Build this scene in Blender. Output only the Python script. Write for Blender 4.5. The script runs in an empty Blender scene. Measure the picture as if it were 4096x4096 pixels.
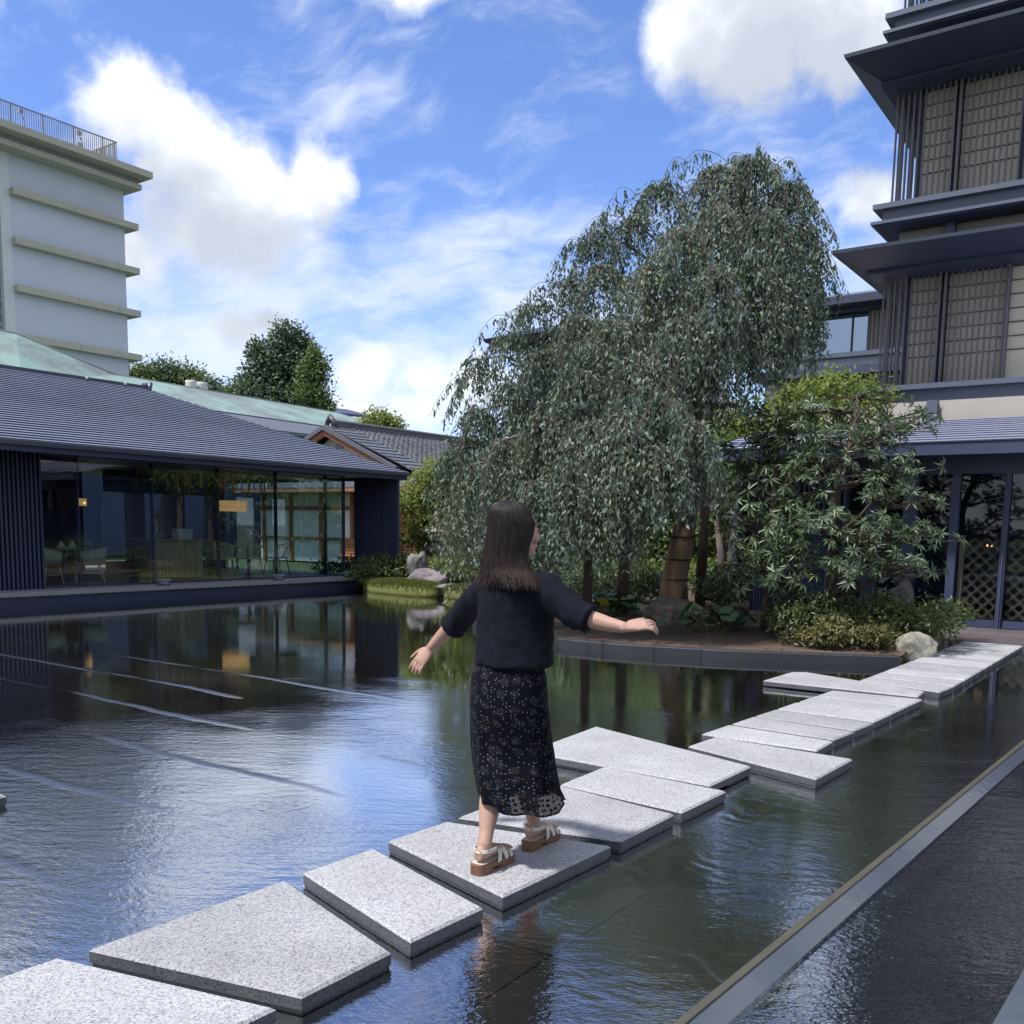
import bpy, bmesh, math, random
import numpy as np
from mathutils import Matrix, Vector, noise as mnoise
from math import sin, cos, pi, radians, sqrt, atan2

# ------------------------------------------------------------------ camera, sky, sun, exposure
scene = bpy.context.scene
COL = scene.collection
H_CAM, F_PX, PP_Y = 1.60, 3787.0, 2573.2
TILT, ROLL = radians(6.961), radians(0.975)
_fwd = Vector((0, cos(TILT), -sin(TILT)))
_r0 = Vector((1, 0, 0)); _u0 = _r0.cross(_fwd)
_right = _r0 * cos(ROLL) + _u0 * sin(ROLL); _up = _right.cross(_fwd)
cam_d = bpy.data.cameras.new('camera'); cam = bpy.data.objects.new('camera', cam_d); COL.objects.link(cam)
cam_d.sensor_width = 36; cam_d.sensor_fit = 'HORIZONTAL'; cam_d.lens = F_PX / 4096 * 36
cam_d.shift_y = (PP_Y - 2048) / 4096; cam_d.clip_start = .05; cam_d.clip_end = 3000
cam.matrix_world = Matrix(((_right.x, _up.x, -_fwd.x, 0), (_right.y, _up.y, -_fwd.y, 0), (_right.z, _up.z, -_fwd.z, H_CAM), (0, 0, 0, 1)))
scene.camera = cam
scene.render.resolution_x = scene.render.resolution_y = 1024
vs = scene.view_settings
vs.view_transform = 'Standard'; vs.look = 'None'; vs.gamma = 1; vs.exposure = 1.97; vs.use_curve_mapping = False
SUN_AZ, SUN_EL = radians(-118), radians(61)      # azimuth measured from +y (ahead) towards +x (right)

def at(x, y, Y):          # point of the photograph's ray through (x, y) at the distance Y ahead
    d = _right * ((x - 2048) / F_PX) - _up * ((y - PP_Y) / F_PX) + _fwd
    return Vector((0, 0, H_CAM)) + d * (Y / d.y)
def atz(x, y, z):         # the same ray on the level z
    d = _right * ((x - 2048) / F_PX) - _up * ((y - PP_Y) / F_PX) + _fwd
    return Vector((0, 0, H_CAM)) + d * ((z - H_CAM) / d.z)

class NT:                 # small node-tree writer
    def __init__(s, tree): s.t = tree; s.n = tree.nodes; s.l = tree.links
    def new(s, typ, **kw):
        n = s.n.new(typ)
        for k, v in kw.items(): setattr(n, k, v)
        return n
    def link(s, a, b): s.l.new(a, b)
    def val(s, sock, v):
        if hasattr(v, 'is_output') or hasattr(v, 'links'): s.l.new(v, sock)
        else: sock.default_value = v
    def math(s, op, a, b=None, c=None, clamp=False):
        n = s.n.new('ShaderNodeMath'); n.operation = op; n.use_clamp = clamp
        for i, x in enumerate((a, b, c)):
            if x is not None: s.val(n.inputs[i], x)
        return n.outputs[0]
    def vmath(s, op, a, b=None, scale=None):
        n = s.n.new('ShaderNodeVectorMath'); n.operation = op
        s.val(n.inputs[0], a)
        if b is not None: s.val(n.inputs[1], b)
        if scale is not None: s.val(n.inputs['Scale'], scale)
        return n.outputs['Value' if op in ('LENGTH', 'DOT_PRODUCT', 'DISTANCE') else 'Vector']
    def noise(s, vec, scale=5, detail=4, rough=.5, dist=0, out='Fac', typ=None):
        n = s.n.new('ShaderNodeTexNoise')
        if vec is not None: s.val(n.inputs['Vector'], vec)
        n.inputs['Scale'].default_value = scale; n.inputs['Detail'].default_value = detail
        n.inputs['Roughness'].default_value = rough; n.inputs['Distortion'].default_value = dist
        return n.outputs[out]
    def ramp(s, fac, stops, interp='LINEAR'):
        n = s.n.new('ShaderNodeValToRGB'); s.val(n.inputs[0], fac); n.color_ramp.interpolation = interp
        e = n.color_ramp.elements
        while len(e) < len(stops): e.new(.5)
        for i, (p, c) in enumerate(stops):
            e[i].position = p; e[i].color = c if len(c) == 4 else (*c, 1)
        return n.outputs[0]
    def mix(s, fac, a, b, typ='RGBA', blend='MIX'):
        n = s.n.new('ShaderNodeMix'); n.data_type = typ; n.blend_type = blend
        ia, ib = ((6, 7) if typ == 'RGBA' else (2, 3))
        s.val(n.inputs[0], fac)
        for i, x in ((ia, a), (ib, b)):
            if isinstance(x, (tuple, list)) and len(x) == 3: x = (*x, 1)
            s.val(n.inputs[i], x)
        return n.outputs[2 if typ == 'RGBA' else 0]
    def mapr(s, v, a, b, c=0, d=1, smooth=True):
        n = s.n.new('ShaderNodeMapRange'); n.interpolation_type = 'SMOOTHSTEP' if smooth else 'LINEAR'
        for i, x in enumerate((v, a, b, c, d)): s.val(n.inputs[i], x)
        return n.outputs[0]
    def comb(s, x, y, z=0.0):
        n = s.n.new('ShaderNodeCombineXYZ')
        for i, q in enumerate((x, y, z)): s.val(n.inputs[i], q)
        return n.outputs[0]
    def sep(s, v):
        n = s.n.new('ShaderNodeSeparateXYZ'); s.val(n.inputs[0], v); return n.outputs

def make_world():
    w = bpy.data.worlds.new('World'); scene.world = w; w.use_nodes = True
    t = w.node_tree; t.nodes.clear(); T = NT(t)
    tc = T.new('ShaderNodeTexCoord').outputs['Generated']
    sky = T.new('ShaderNodeTexSky'); sky.sky_type = 'NISHITA'; sky.sun_disc = False
    sky.sun_elevation = SUN_EL; sky.sun_rotation = SUN_AZ; sky.air_density = 1.0; sky.dust_density = 0.0; sky.ozone_density = 7.0
    bg_sky = T.new('ShaderNodeBackground'); bg_sky.inputs[1].default_value = .050
    T.link(T.mix(1.0, sky.outputs[0], (.96, .94, 1.12), blend='MULTIPLY'), bg_sky.inputs[0])
    x, y, z = T.sep(tc)
    az = T.math('ARCTAN2', x, y); el = T.math('ARCSINE', z)
    ang = T.comb(az, el, 0.0)
    # cumulus field as a node group of (azimuth, elevation)
    def make_group(fine):
        g = bpy.data.node_groups.new('cumulus_field', 'ShaderNodeTree')
        g.interface.new_socket('v', in_out='INPUT', socket_type='NodeSocketVector')
        g.interface.new_socket('d', in_out='OUTPUT', socket_type='NodeSocketFloat')
        G = NT(g); gi = G.new('NodeGroupInput').outputs[0]; go = G.new('NodeGroupOutput')
        warp = G.noise(gi, 9, 2, .55, 0, 'Color')
        wv = G.vmath('ADD', gi, G.vmath('SCALE', G.vmath('SUBTRACT', warp, (.5, .5, .5)), scale=.045))
        blobs = [  # azimuth, elevation, half widths (degrees), weight
            (-21.6, 20.6, 3.0, 3.1, .85), (-18.6, 19.0, 3.7, 3.2, .95), (-15.2, 18.2, 3.7, 3.2, .95), (-11.6, 18.6, 2.6, 3.0, .9), (-16.0, 16.0, 6.4, 2.6, .85), (-21.6, 14.2, 2.6, 2.3, .65),
            (9.0, 25.8, 2.8, 2.7, .85), (12.5, 25.0, 4.0, 3.2, .95), (17.0, 25.5, 4.5, 3.5, .95), (13.0, 28.8, 6.0, 3.5, 1.0),
            (-15.6, 10.4, 1.7, 1.3, .75), (-13.8, 11.1, 1.5, 1.1, .65), (-9.0, 8.6, 2.2, 2.3, .50), (-9.7, 6.3, 2.2, 1.3, .60), (-6.0, 8.2, 2.4, 1.6, .45), (-5.3, 6.6, 3.2, 2.0, .50),
            (-4.0, 4.0, 4.5, 1.5, .5), (-2.2, 8.0, 2.5, 2.4, .55), (19.0, 17.6, 1.8, 1.9, .6), (-6.6, 27.6, 3.4, 1.2, .5), (-30.5, 25.0, 4.5, 3.4, .45),
        ]
        acc = None
        for a, e, ra, re, wt in blobs:
            d = G.vmath('MULTIPLY', G.vmath('SUBTRACT', wv, (radians(a), radians(e), 0)), (1 / radians(ra), 1 / radians(re), 0))
            v = G.math('MULTIPLY', G.math('SUBTRACT', 1.0, G.vmath('LENGTH', d)), wt)
            acc = v if acc is None else G.math('SMOOTH_MAX', acc, v, .18)
        # cumulus added over the unseen sky, denser than in view, for extra fill light
        s = G.sep(gi)
        rest = G.math('MAXIMUM', G.mapr(G.math('ABSOLUTE', s[0]), .62, .80), G.mapr(s[1], .56, .70))
        gen = G.math('SUBTRACT', G.math('MULTIPLY', G.noise(gi, 2.2, 2, .5), 3.2), 1.20)
        gen = G.math('MULTIPLY_ADD', G.math('SUBTRACT', rest, 1), 3.0, gen)
        acc = G.math('MAXIMUM', acc, gen)
        n1 = G.noise(wv, 16, 6 if fine else 2, .60); n2 = G.noise(gi, 60, 3, .6) if fine else None
        puff = G.math('MULTIPLY', G.math('SUBTRACT', n1, .5), 1.05)
        if fine: puff = G.math('ADD', puff, G.math('MULTIPLY', G.math('SUBTRACT', n2, .5), .22))
        G.link(G.math('ADD', acc, puff), go.inputs[0])
        return g
    gf, gc = make_group(True), make_group(False)
    def field(v, grp):
        n = T.new('ShaderNodeGroup'); n.node_tree = grp; T.val(n.inputs[0], v); return n.outputs[0]
    wa0 = T.noise(ang, 12, 2, .5, 0, 'Color')
    f0 = field(ang, gf)
    f1 = field(T.vmath('ADD', ang, (-.010, .034, 0)), gc)      # towards the sun: high and to the left
    f2 = field(T.vmath('ADD', ang, (-.025, .085, 0)), gc)
    alpha = T.mapr(f0, -.08, .46)
    thick = T.math('ADD', T.math('MULTIPLY', T.mapr(f1, -.1, .8, 0, 1, False), .45), T.math('MULTIPLY', T.mapr(f2, -.25, .7, 0, 1, False), .85))
    bil = T.noise(T.vmath('ADD', ang, T.vmath('SCALE', wa0, scale=.05)), 26, 4, .6)
    thick = T.math('ADD', thick, T.math('MULTIPLY', T.math('SUBTRACT', bil, .5), .75))
    ccol = T.ramp(thick, [(0, (.96, .98, 1.0)), (.25, (.84, .87, .94)), (.60, (.64, .68, .77)), (1, (.54, .58, .68))])
    # cirrus veil, streaked along a slant
    rot = T.new('ShaderNodeVectorRotate'); rot.rotation_type = 'Z_AXIS'; T.val(rot.inputs['Vector'], ang); rot.inputs['Angle'].default_value = radians(-14)
    wa = T.noise(ang, 5, 3, .5, 0, 'Color')
    cv = T.vmath('MULTIPLY', T.vmath('ADD', rot.outputs[0], T.vmath('SCALE', wa, scale=.12)), (1.0, 2.7, 1.0))
    c1 = T.noise(cv, 7.5, 6, .62); c0 = T.noise(ang, 3.1, 2, .5)
    low = T.mapr(el, .10, .40, .13, -.10)
    cir = T.math('ADD', T.math('MULTIPLY', T.math('ADD', c1, T.math('MULTIPLY', c0, .45)), 1.0), low)
    for a, e, ra, re, wt in ((-4, 15.5, 10, 4.0, .20), (-6, 22.0, 9, 2.6, .12), (-27, 27, 8, 5, .16), (3, 12, 6, 4, .12), (16, 17, 10, 5, .07)):
        d = T.vmath('LENGTH', T.vmath('MULTIPLY', T.vmath('SUBTRACT', ang, (radians(a), radians(e), 0)), (1 / radians(ra), 1 / radians(re), 0)))
        cir = T.math('ADD', cir, T.mapr(d, 1.0, .0, 0, wt))
    cir = T.math('MULTIPLY', T.mapr(cir, .58, 1.06), .82)
    bg_c = T.new('ShaderNodeBackground'); T.val(bg_c.inputs[0], (.80, .86, 1.0, 1)); bg_c.inputs[1].default_value = .30
    bg_k = T.new('ShaderNodeBackground'); T.val(bg_k.inputs[0], ccol); bg_k.inputs[1].default_value = .305
    m1 = T.new('ShaderNodeMixShader'); T.val(m1.inputs[0], cir); T.link(bg_sky.outputs[0], m1.inputs[1]); T.link(bg_c.outputs[0], m1.inputs[2])
    up_only = T.math('MULTIPLY', alpha, T.mapr(el, -.02, .02))
    m2 = T.new('ShaderNodeMixShader'); T.val(m2.inputs[0], up_only); T.link(m1.outputs[0], m2.inputs[1]); T.link(bg_k.outputs[0], m2.inputs[2])
    out = T.new('ShaderNodeOutputWorld'); T.link(m2.outputs[0], out.inputs[0])
make_world()
scene.world.cycles.sampling_method = 'MANUAL'; scene.world.cycles.sample_map_resolution = 256
cy = scene.cycles; cy.max_bounces = 7; cy.diffuse_bounces = 3; cy.glossy_bounces = 4; cy.transmission_bounces = 4; cy.transparent_max_bounces = 12; cy.caustics_reflective = False; cy.caustics_refractive = False
sun_d = bpy.data.lights.new('sun', 'SUN'); sun_d.energy = 1.5; sun_d.angle = radians(4.0); sun_d.color = (1, .97, .92)
sun = bpy.data.objects.new('sun', sun_d); COL.objects.link(sun); sun.location = (-30, -14, 45)
_sd = Vector((sin(SUN_AZ) * cos(SUN_EL), cos(SUN_AZ) * cos(SUN_EL), sin(SUN_EL)))
sun.rotation_euler = _sd.to_track_quat('Z', 'Y').to_euler()

# ------------------------------------------------------------------ helpers
GA = radians(35.08)                        # the buildings' grid: u runs away to the right, w away to the left
GU = (sin(GA), cos(GA)); GW = (-cos(GA), sin(GA))
def g(u, w, z=0.0): return (GU[0] * u + GW[0] * w, GU[1] * u + GW[1] * w, z)
RZG = atan2(GU[1], GU[0])
rnd = random.Random(7)

class MB:
    def __init__(s): s.v = []; s.f = []; s.m = []; s.uv = None
    def add(s, v, f, mi=0):
        o = len(s.v); s.v += [tuple(p) for p in v]; s.f += [tuple(i + o for i in q) for q in f]; s.m += [mi] * len(f); return s
    def hexa(s, p, mi=0):                   # 8 points: bottom ring 0-3 (ccw from above), top ring 4-7
        return s.add(p, [(3, 2, 1, 0), (4, 5, 6, 7), (0, 1, 5, 4), (1, 2, 6, 5), (2, 3, 7, 6), (3, 0, 4, 7)], mi)
    def box(s, x0, x1, y0, y1, z0, z1, mi=0):
        return s.hexa([(x0, y0, z0), (x1, y0, z0), (x1, y1, z0), (x0, y1, z0), (x0, y0, z1), (x1, y0, z1), (x1, y1, z1), (x0, y1, z1)], mi)
    def gbox(s, u0, u1, w0, w1, z0, z1, mi=0):
        return s.hexa([g(u0, w0, z0), g(u1, w0, z0), g(u1, w1, z0), g(u0, w1, z0), g(u0, w0, z1), g(u1, w0, z1), g(u1, w1, z1), g(u0, w1, z1)], mi)
    def quad(s, a, b, c, d, mi=0): return s.add([a, b, c, d], [(0, 1, 2, 3)], mi)
    def prism(s, poly, z0, z1, mi=0):
        n = len(poly); v = [(p[0], p[1], z0) for p in poly] + [(p[0], p[1], z1) for p in poly]
        f = [tuple(range(n - 1, -1, -1)), tuple(range(n, 2 * n))] + [(i, (i + 1) % n, (i + 1) % n + n, i + n) for i in range(n)]
        return s.add(v, f, mi)
    def slab(s, poly, z0, z1, ch, mi_side=0, mi_top=0):   # prism with chamfered top edge
        n = len(poly); P = [Vector(p[:2]) for p in poly]; ins = []
        for i in range(n):
            a, b, c = P[i - 1], P[i], P[(i + 1) % n]
            d1 = (b - a).normalized(); d2 = (c - b).normalized()
            n1 = Vector((-d1.y, d1.x)); n2 = Vector((-d2.y, d2.x)); k = (n1 + n2); k = k / max(.3, k.dot(n1))
            ins.append(b + k * ch)
        v = [(p.x, p.y, z0) for p in P] + [(p.x, p.y, z1 - ch) for p in P] + [(p.x, p.y, z1) for p in ins]
        s.add(v, [tuple(range(n - 1, -1, -1))] + [(i, (i + 1) % n, (i + 1) % n + n, i + n) for i in range(n)], mi_side)
        o = len(s.v) - 3 * n
        fs = [(n + i, n + (i + 1) % n, 2 * n + (i + 1) % n, 2 * n + i) for i in range(n)] + [tuple(range(2 * n, 3 * n))]
        s.f += [tuple(i + o for i in q) for q in fs]; s.m += [mi_top] * len(fs)
        return s
    def ring_loft(s, rings, cap=True, mi=0):
        n = len(rings[0]); v = [p for r in rings for p in r]; f = []
        for k in range(len(rings) - 1):
            for i in range(n):
                j = (i + 1) % n; f.append((k * n + i, k * n + j, (k + 1) * n + j, (k + 1) * n + i))
        if cap: f += [tuple(range(n - 1, -1, -1)), tuple((len(rings) - 1) * n + i for i in range(n))]
        return s.add(v, f, mi)
    def tube(s, pts, rad, n=7, cap=True, mi=0):
        pts = [Vector(p) for p in pts]; rings = []; ref = None
        if not hasattr(rad, '__len__'): rad = [rad] * len(pts)
        for i, p in enumerate(pts):
            t = (pts[min(i + 1, len(pts) - 1)] - pts[max(i - 1, 0)])
            t = t.normalized() if t.length > 1e-9 else Vector((0, 0, 1))
            if ref is None: ref = Vector((1, 0, 0)) if abs(t.x) < .8 else Vector((0, 1, 0))
            b = t.cross(ref).normalized(); a = b.cross(t).normalized(); ref = a
            rings.append([p + a * (rad[i] * cos(2 * pi * k / n)) + b * (rad[i] * sin(2 * pi * k / n)) for k in range(n)])
        return s.ring_loft(rings, cap, mi)
    def lathe(s, prof, c=(0, 0, 0), n=16, mi=0, ph=0):
        rings = [[(c[0] + r * cos(2 * pi * k / n + ph), c[1] + r * sin(2 * pi * k / n + ph), c[2] + z) for k in range(n)] for r, z in prof]
        return s.ring_loft(rings, True, mi)
    def mesh(s, name, mats, smooth=False):
        me = bpy.data.meshes.new(name); me.from_pydata(s.v, [], s.f)
        for m in (mats if isinstance(mats, (list, tuple)) else [mats]): me.materials.append(m)
        if any(s.m): me.polygons.foreach_set('material_index', s.m)
        if smooth: me.polygons.foreach_set('use_smooth', [True] * len(s.f))
        me.update(); return me
    def build(s, name, mats, parent=None, smooth=False): return link(name, s.mesh(name, mats, smooth), parent)

def link(name, me, parent=None, loc=None, rot=None, scale=None):
    o = bpy.data.objects.new(name, me); COL.objects.link(o)
    if loc is not None: o.location = loc
    if rot is not None: o.rotation_euler = rot
    if scale is not None: o.scale = scale
    if parent is not None: adopt(o, parent)
    return o
def wmat(o):               # world placement from location / rotation / scale and the parent chain
    m = Matrix.LocRotScale(o.location, o.rotation_euler, o.scale)
    return m if o.parent is None else wmat(o.parent) @ o.matrix_parent_inverse @ m
def adopt(o, parent): o.parent = parent; o.matrix_parent_inverse = wmat(parent).inverted()
def tag(o, label=None, cat=None, group=None, kind=None):
    if label: o['label'] = label
    if cat: o['category'] = cat
    if group: o['group'] = group
    if kind: o['kind'] = kind
    return o
def thing(name, label, cat, loc=(0, 0, 0), group=None):
    o = bpy.data.objects.new(name, None); COL.objects.link(o); o.location = loc; o.empty_display_size = .2
    return tag(o, label, cat, group)
def copy_tree(o, parent=None):
    c = o.copy(); COL.objects.link(c)
    if parent is not None: c.parent = parent
    for ch in list(o.children): copy_tree(ch, c)
    return c
def structure(name, mb, m, smooth=False): return tag(mb.build(name, m, None, smooth), kind='structure')

def pm(name, col, rough=.6, var=.18, scale=4.0, bump=0.0, bscale=60.0, spec=.4, metal=0.0, rand=0.0, fine=0.0, fscale=120.0, stretch=None, coat=0.0, sheen=0.0, trans=0.0, emit=None):
    m = bpy.data.materials.new(name); m.use_nodes = True; T = NT(m.node_tree); b = m.node_tree.nodes['Principled BSDF']
    co = T.new('ShaderNodeTexCoord').outputs['Object']
    if stretch: co = T.vmath('MULTIPLY', co, stretch)
    f = T.math('SUBTRACT', T.noise(co, scale, 5, .6), .5)
    f = T.math('MULTIPLY', f, 2 * var)
    if fine: f = T.math('ADD', f, T.math('MULTIPLY', T.math('SUBTRACT', T.noise(co, fscale, 2, .6), .5), 2 * fine))
    if rand:
        r = T.new('ShaderNodeObjectInfo').outputs['Random']
        f = T.math('ADD', f, T.math('MULTIPLY', T.math('SUBTRACT', r, .5), 2 * rand))
    fac = T.math('ADD', f, 1.0)
    c = T.vmath('SCALE', (col[0], col[1], col[2]), scale=fac)
    T.link(c, b.inputs['Base Color'])
    b.inputs['Roughness'].default_value = rough; b.inputs['Metallic'].default_value = metal
    b.inputs['Specular IOR Level'].default_value = spec
    if coat: b.inputs['Coat Weight'].default_value = coat; b.inputs['Coat Roughness'].default_value = .08
    if sheen: b.inputs['Sheen Weight'].default_value = sheen
    if emit: b.inputs['Emission Color'].default_value = (*emit[:3], 1); b.inputs['Emission Strength'].default_value = emit[3]
    if bump:
        bn = T.new('ShaderNodeBump'); bn.inputs['Strength'].default_value = bump; bn.inputs['Distance'].default_value = .02
        T.link(T.noise(co, bscale, 4, .6), bn.inputs['Height']); T.link(bn.outputs[0], b.inputs['Normal'])
    return m
# ------------------------------------------------------------------ materials of the setting
def mat_granite(name, lo, hi, rough):
    m = bpy.data.materials.new(name); m.use_nodes = True; T = NT(m.node_tree); b = m.node_tree.nodes['Principled BSDF']
    co = T.new('ShaderNodeTexCoord').outputs['Object']
    r = T.new('ShaderNodeObjectInfo').outputs['Random']
    co2 = T.vmath('ADD', co, T.comb(T.math('MULTIPLY', r, 37.0), r, 0.0))
    a = T.noise(co2, 95, 4, .75); c = T.noise(co2, 230, 2, .6); big = T.noise(co2, 2.3, 3, .6)
    f = T.math('ADD', T.math('MULTIPLY', a, .6), T.math('MULTIPLY', c, .4))
    f = T.mapr(f, .36, .56)
    col = T.mix(f, lo, hi)
    blot = T.mapr(T.noise(co2, 6.5, 4, .7, .3), .56, .72, 0, .16)
    stain = T.math('SUBTRACT', T.math('ADD', T.math('MULTIPLY', T.math('SUBTRACT', big, .5), .55), T.math('ADD', .88, T.math('MULTIPLY', r, .30))), blot)
    T.link(T.vmath('SCALE', col, scale=stain), b.inputs['Base Color'])
    b.inputs['Roughness'].default_value = rough; b.inputs['Specular IOR Level'].default_value = .35
    bn = T.new('ShaderNodeBump'); bn.inputs['Strength'].default_value = .35; bn.inputs['Distance'].default_value = .004
    T.link(c, bn.inputs['Height']); T.link(bn.outputs[0], b.inputs['Normal'])
    return m
M_gran_top = mat_granite('granite_flamed', (.085, .09, .105), (.385, .385, .405), .75)
M_gran_side = mat_granite('granite_sawn_shaded', (.022, .024, .032), (.12, .125, .14), .35)  # sawn sides: the shade on them is put into this darker colour
M_tile = pm('pool_tile', (.062, .060, .056), .5, .3, 1.2, .15, 40, rand=.18)
M_grout = pm('pool_grout', (.11, .11, .10), .8, .2, 6)
M_soil = pm('soil', (.095, .064, .050), .95, .5, 5, .9, 35, fine=.5, fscale=60)
M_ground = pm('garden_ground', (.07, .085, .035), .95, .5, 1.2, .8, 20, fine=.3, fscale=30)
M_kerb = pm('dark_kerb_stone', (.020, .023, .030), .6, .25, 3, .2, 90, rand=.12)
M_weir = pm('weir_stone', (.075, .072, .056), .35, .25, 5, .2, 60)
M_spill = pm('pale_wet_apron', (.085, .10, .13), .03, .15, 3, .12, 9, spec=1.0, coat=1.0)

def mat_water(name, tint, near_amp, ridges):
    m = bpy.data.materials.new(name); m.use_nodes = True; t = m.node_tree; t.nodes.clear(); T = NT(t)
    co = T.new('ShaderNodeTexCoord').outputs['Object']
    rot = T.new('ShaderNodeVectorRotate'); rot.rotation_type = 'Z_AXIS'; T.val(rot.inputs['Vector'], co); rot.inputs['Angle'].default_value = -RZG
    q = rot.outputs[0]; u, w, _ = T.sep(q)
    # flow runs from the left pool towards the weir: ripples shorter along the flow than across it
    big = T.noise(T.vmath('MULTIPLY', co, (.8, 1.0, 1)), 1.3, 2, .5)
    warp = T.vmath('SCALE', T.noise(co, 1.1, 2, .5, 0, 'Color'), scale=.35)
    a1 = T.noise(T.vmath('MULTIPLY', T.vmath('ADD', co, warp), (.55, 1.7, 1)), 8.0, 3, .55)
    a2 = T.noise(T.vmath('MULTIPLY', T.vmath('ADD', q, warp), (1.7, .75, 1)), 17.0, 3, .6)
    a3 = T.noise(T.vmath('MULTIPLY', co, (.8, 1.5, 1)), 46.0, 2, .6)
    x, y, _z = T.sep(co)
    dist = T.vmath('LENGTH', co)
    calm = T.mapr(T.math('ADD', dist, T.math('MULTIPLY', T.math('SUBTRACT', big, .5), 7)), 4.5, 12.0, 1.0, .11)
    patch = T.mapr(T.noise(co, .55, 2, .5), .36, .62, .25, 1.0)
    h = T.math('ADD', T.math('MULTIPLY', a1, 1.0), T.math('ADD', T.math('MULTIPLY', a2, .70), T.math('MULTIPLY', a3, .34)))
    h = T.math('MULTIPLY', h, T.math('MULTIPLY', T.math('MULTIPLY', calm, patch), near_amp))
    if ridges:      # the flow stumbles over the floor joints and leaves thin standing waves
        ph = T.math('ADD', T.math('MULTIPLY', T.math('SUBTRACT', T.noise(q, .8, 3, .5), .5), .22), T.math('SUBTRACT', u, 3.04))
        fr = T.math('ABSOLUTE', T.math('SUBTRACT', T.math('FRACT', T.math('ADD', T.math('DIVIDE', ph, .865), .5)), .5))
        rd = T.mapr(fr, .0, .026, 1, 0)
        on = T.mapr(T.noise(T.vmath('MULTIPLY', q, (1.2, .35, 1)), 1.4, 2, .5), .42, .60)
        zone = T.math('MULTIPLY', T.mapr(w, 3.6, 4.6), T.mapr(w, 14.5, 11.5))
        zone = T.math('MULTIPLY', zone, T.mapr(u, 7.0, 6.3))
        h = T.math('ADD', h, T.math('MULTIPLY', T.math('MULTIPLY', rd, T.math('MULTIPLY', on, zone)), .28))
        fz = T.math('MULTIPLY', T.math('MULTIPLY', T.mapr(fr, 0, .075, 1, 0), T.math('MULTIPLY', on, zone)), T.noise(co, 70, 2, .7))
        h = T.math('ADD', h, T.math('MULTIPLY', fz, 1.6))
        # bow waves spreading from the stepping stones towards the weir
        wv = T.math('SINE', T.math('ADD', T.math('MULTIPLY', u, 46), T.math('MULTIPLY', T.noise(q, 2.3, 2, .5), 26)))
        side = T.math('MULTIPLY', T.mapr(w, 2.35, 1.9), T.mapr(u, 7.2, 5.4))
        h = T.math('ADD', h, T.math('MULTIPLY', T.math('MULTIPLY', wv, side), T.math('MULTIPLY', T.mapr(T.noise(q, 1.3, 2, .5), .48, .66), .16)))
    bn = T.new('ShaderNodeBump'); bn.inputs['Strength'].default_value = 1.0; bn.inputs['Distance'].default_value = .0043
    T.link(h, bn.inputs['Height'])
    fr_ = T.new('ShaderNodeFresnel'); fr_.inputs['IOR'].default_value = 1.60; T.link(bn.outputs[0], fr_.inputs['Normal'])
    gl = T.new('ShaderNodeBsdfGlossy'); gl.inputs['Roughness'].default_value = .03; gl.inputs['Color'].default_value = (.95, .97, 1, 1); T.link(bn.outputs[0], gl.inputs['Normal'])
    tr = T.new('ShaderNodeBsdfTransparent'); tr.inputs['Color'].default_value = (*tint, 1)
    mx = T.new('ShaderNodeMixShader'); T.link(T.math('MINIMUM', T.math('MULTIPLY', T.math('ADD', fr_.outputs[0], .09), 2.3), .82), mx.inputs[0]); T.link(tr.outputs[0], mx.inputs[1]); T.link(gl.outputs[0], mx.inputs[2])
    o = T.new('ShaderNodeOutputMaterial'); T.link(mx.outputs[0], o.inputs[0])
    return m
M_water = mat_water('pool_water', (.66, .67, .62), 1.0, True)
M_water2 = mat_water('channel_water', (.40, .46, .55), 1.5, False)

# ------------------------------------------------------------------ ground, pools
WEIR0 = Vector((.55, 2.92)); WEIRD = (Vector((4.07, 7.36)) - WEIR0).normalized(); WEIRN = Vector((WEIRD.y, -WEIRD.x))
def wl(t, off=0.0): p = WEIR0 + WEIRD * t + WEIRN * off; return (p.x, p.y)
KERB = [(5.05, 12.05), (4.74, 11.46), (4.15, 11.52), (3.51, 11.63), (2.85, 11.74), (2.23, 11.93), (1.40, 12.25), (.60, 12.77), (.05, 13.35), (-.40, 14.2), (-.62, 15.2), (-.60, 16.4), (-.40, 17.6), (-.30, 18.8)]
SHORE = [(-.25, 20.2), (-.6, 21.3), (-1.3, 22.2), (-2.0, 22.5), (-2.7, 22.8), (-3.2, 23.3), (-3.6, 24.0)]
DK0, DK1 = g(18.4, 17.37), g(-14, 17.37)
POOL = [wl(-9.5), wl(12.75), g(15.2, 2.62)[:2], (5.9, 12.75)] + KERB + SHORE + [DK0[:2], DK1[:2], (-22, -6)]
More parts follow.
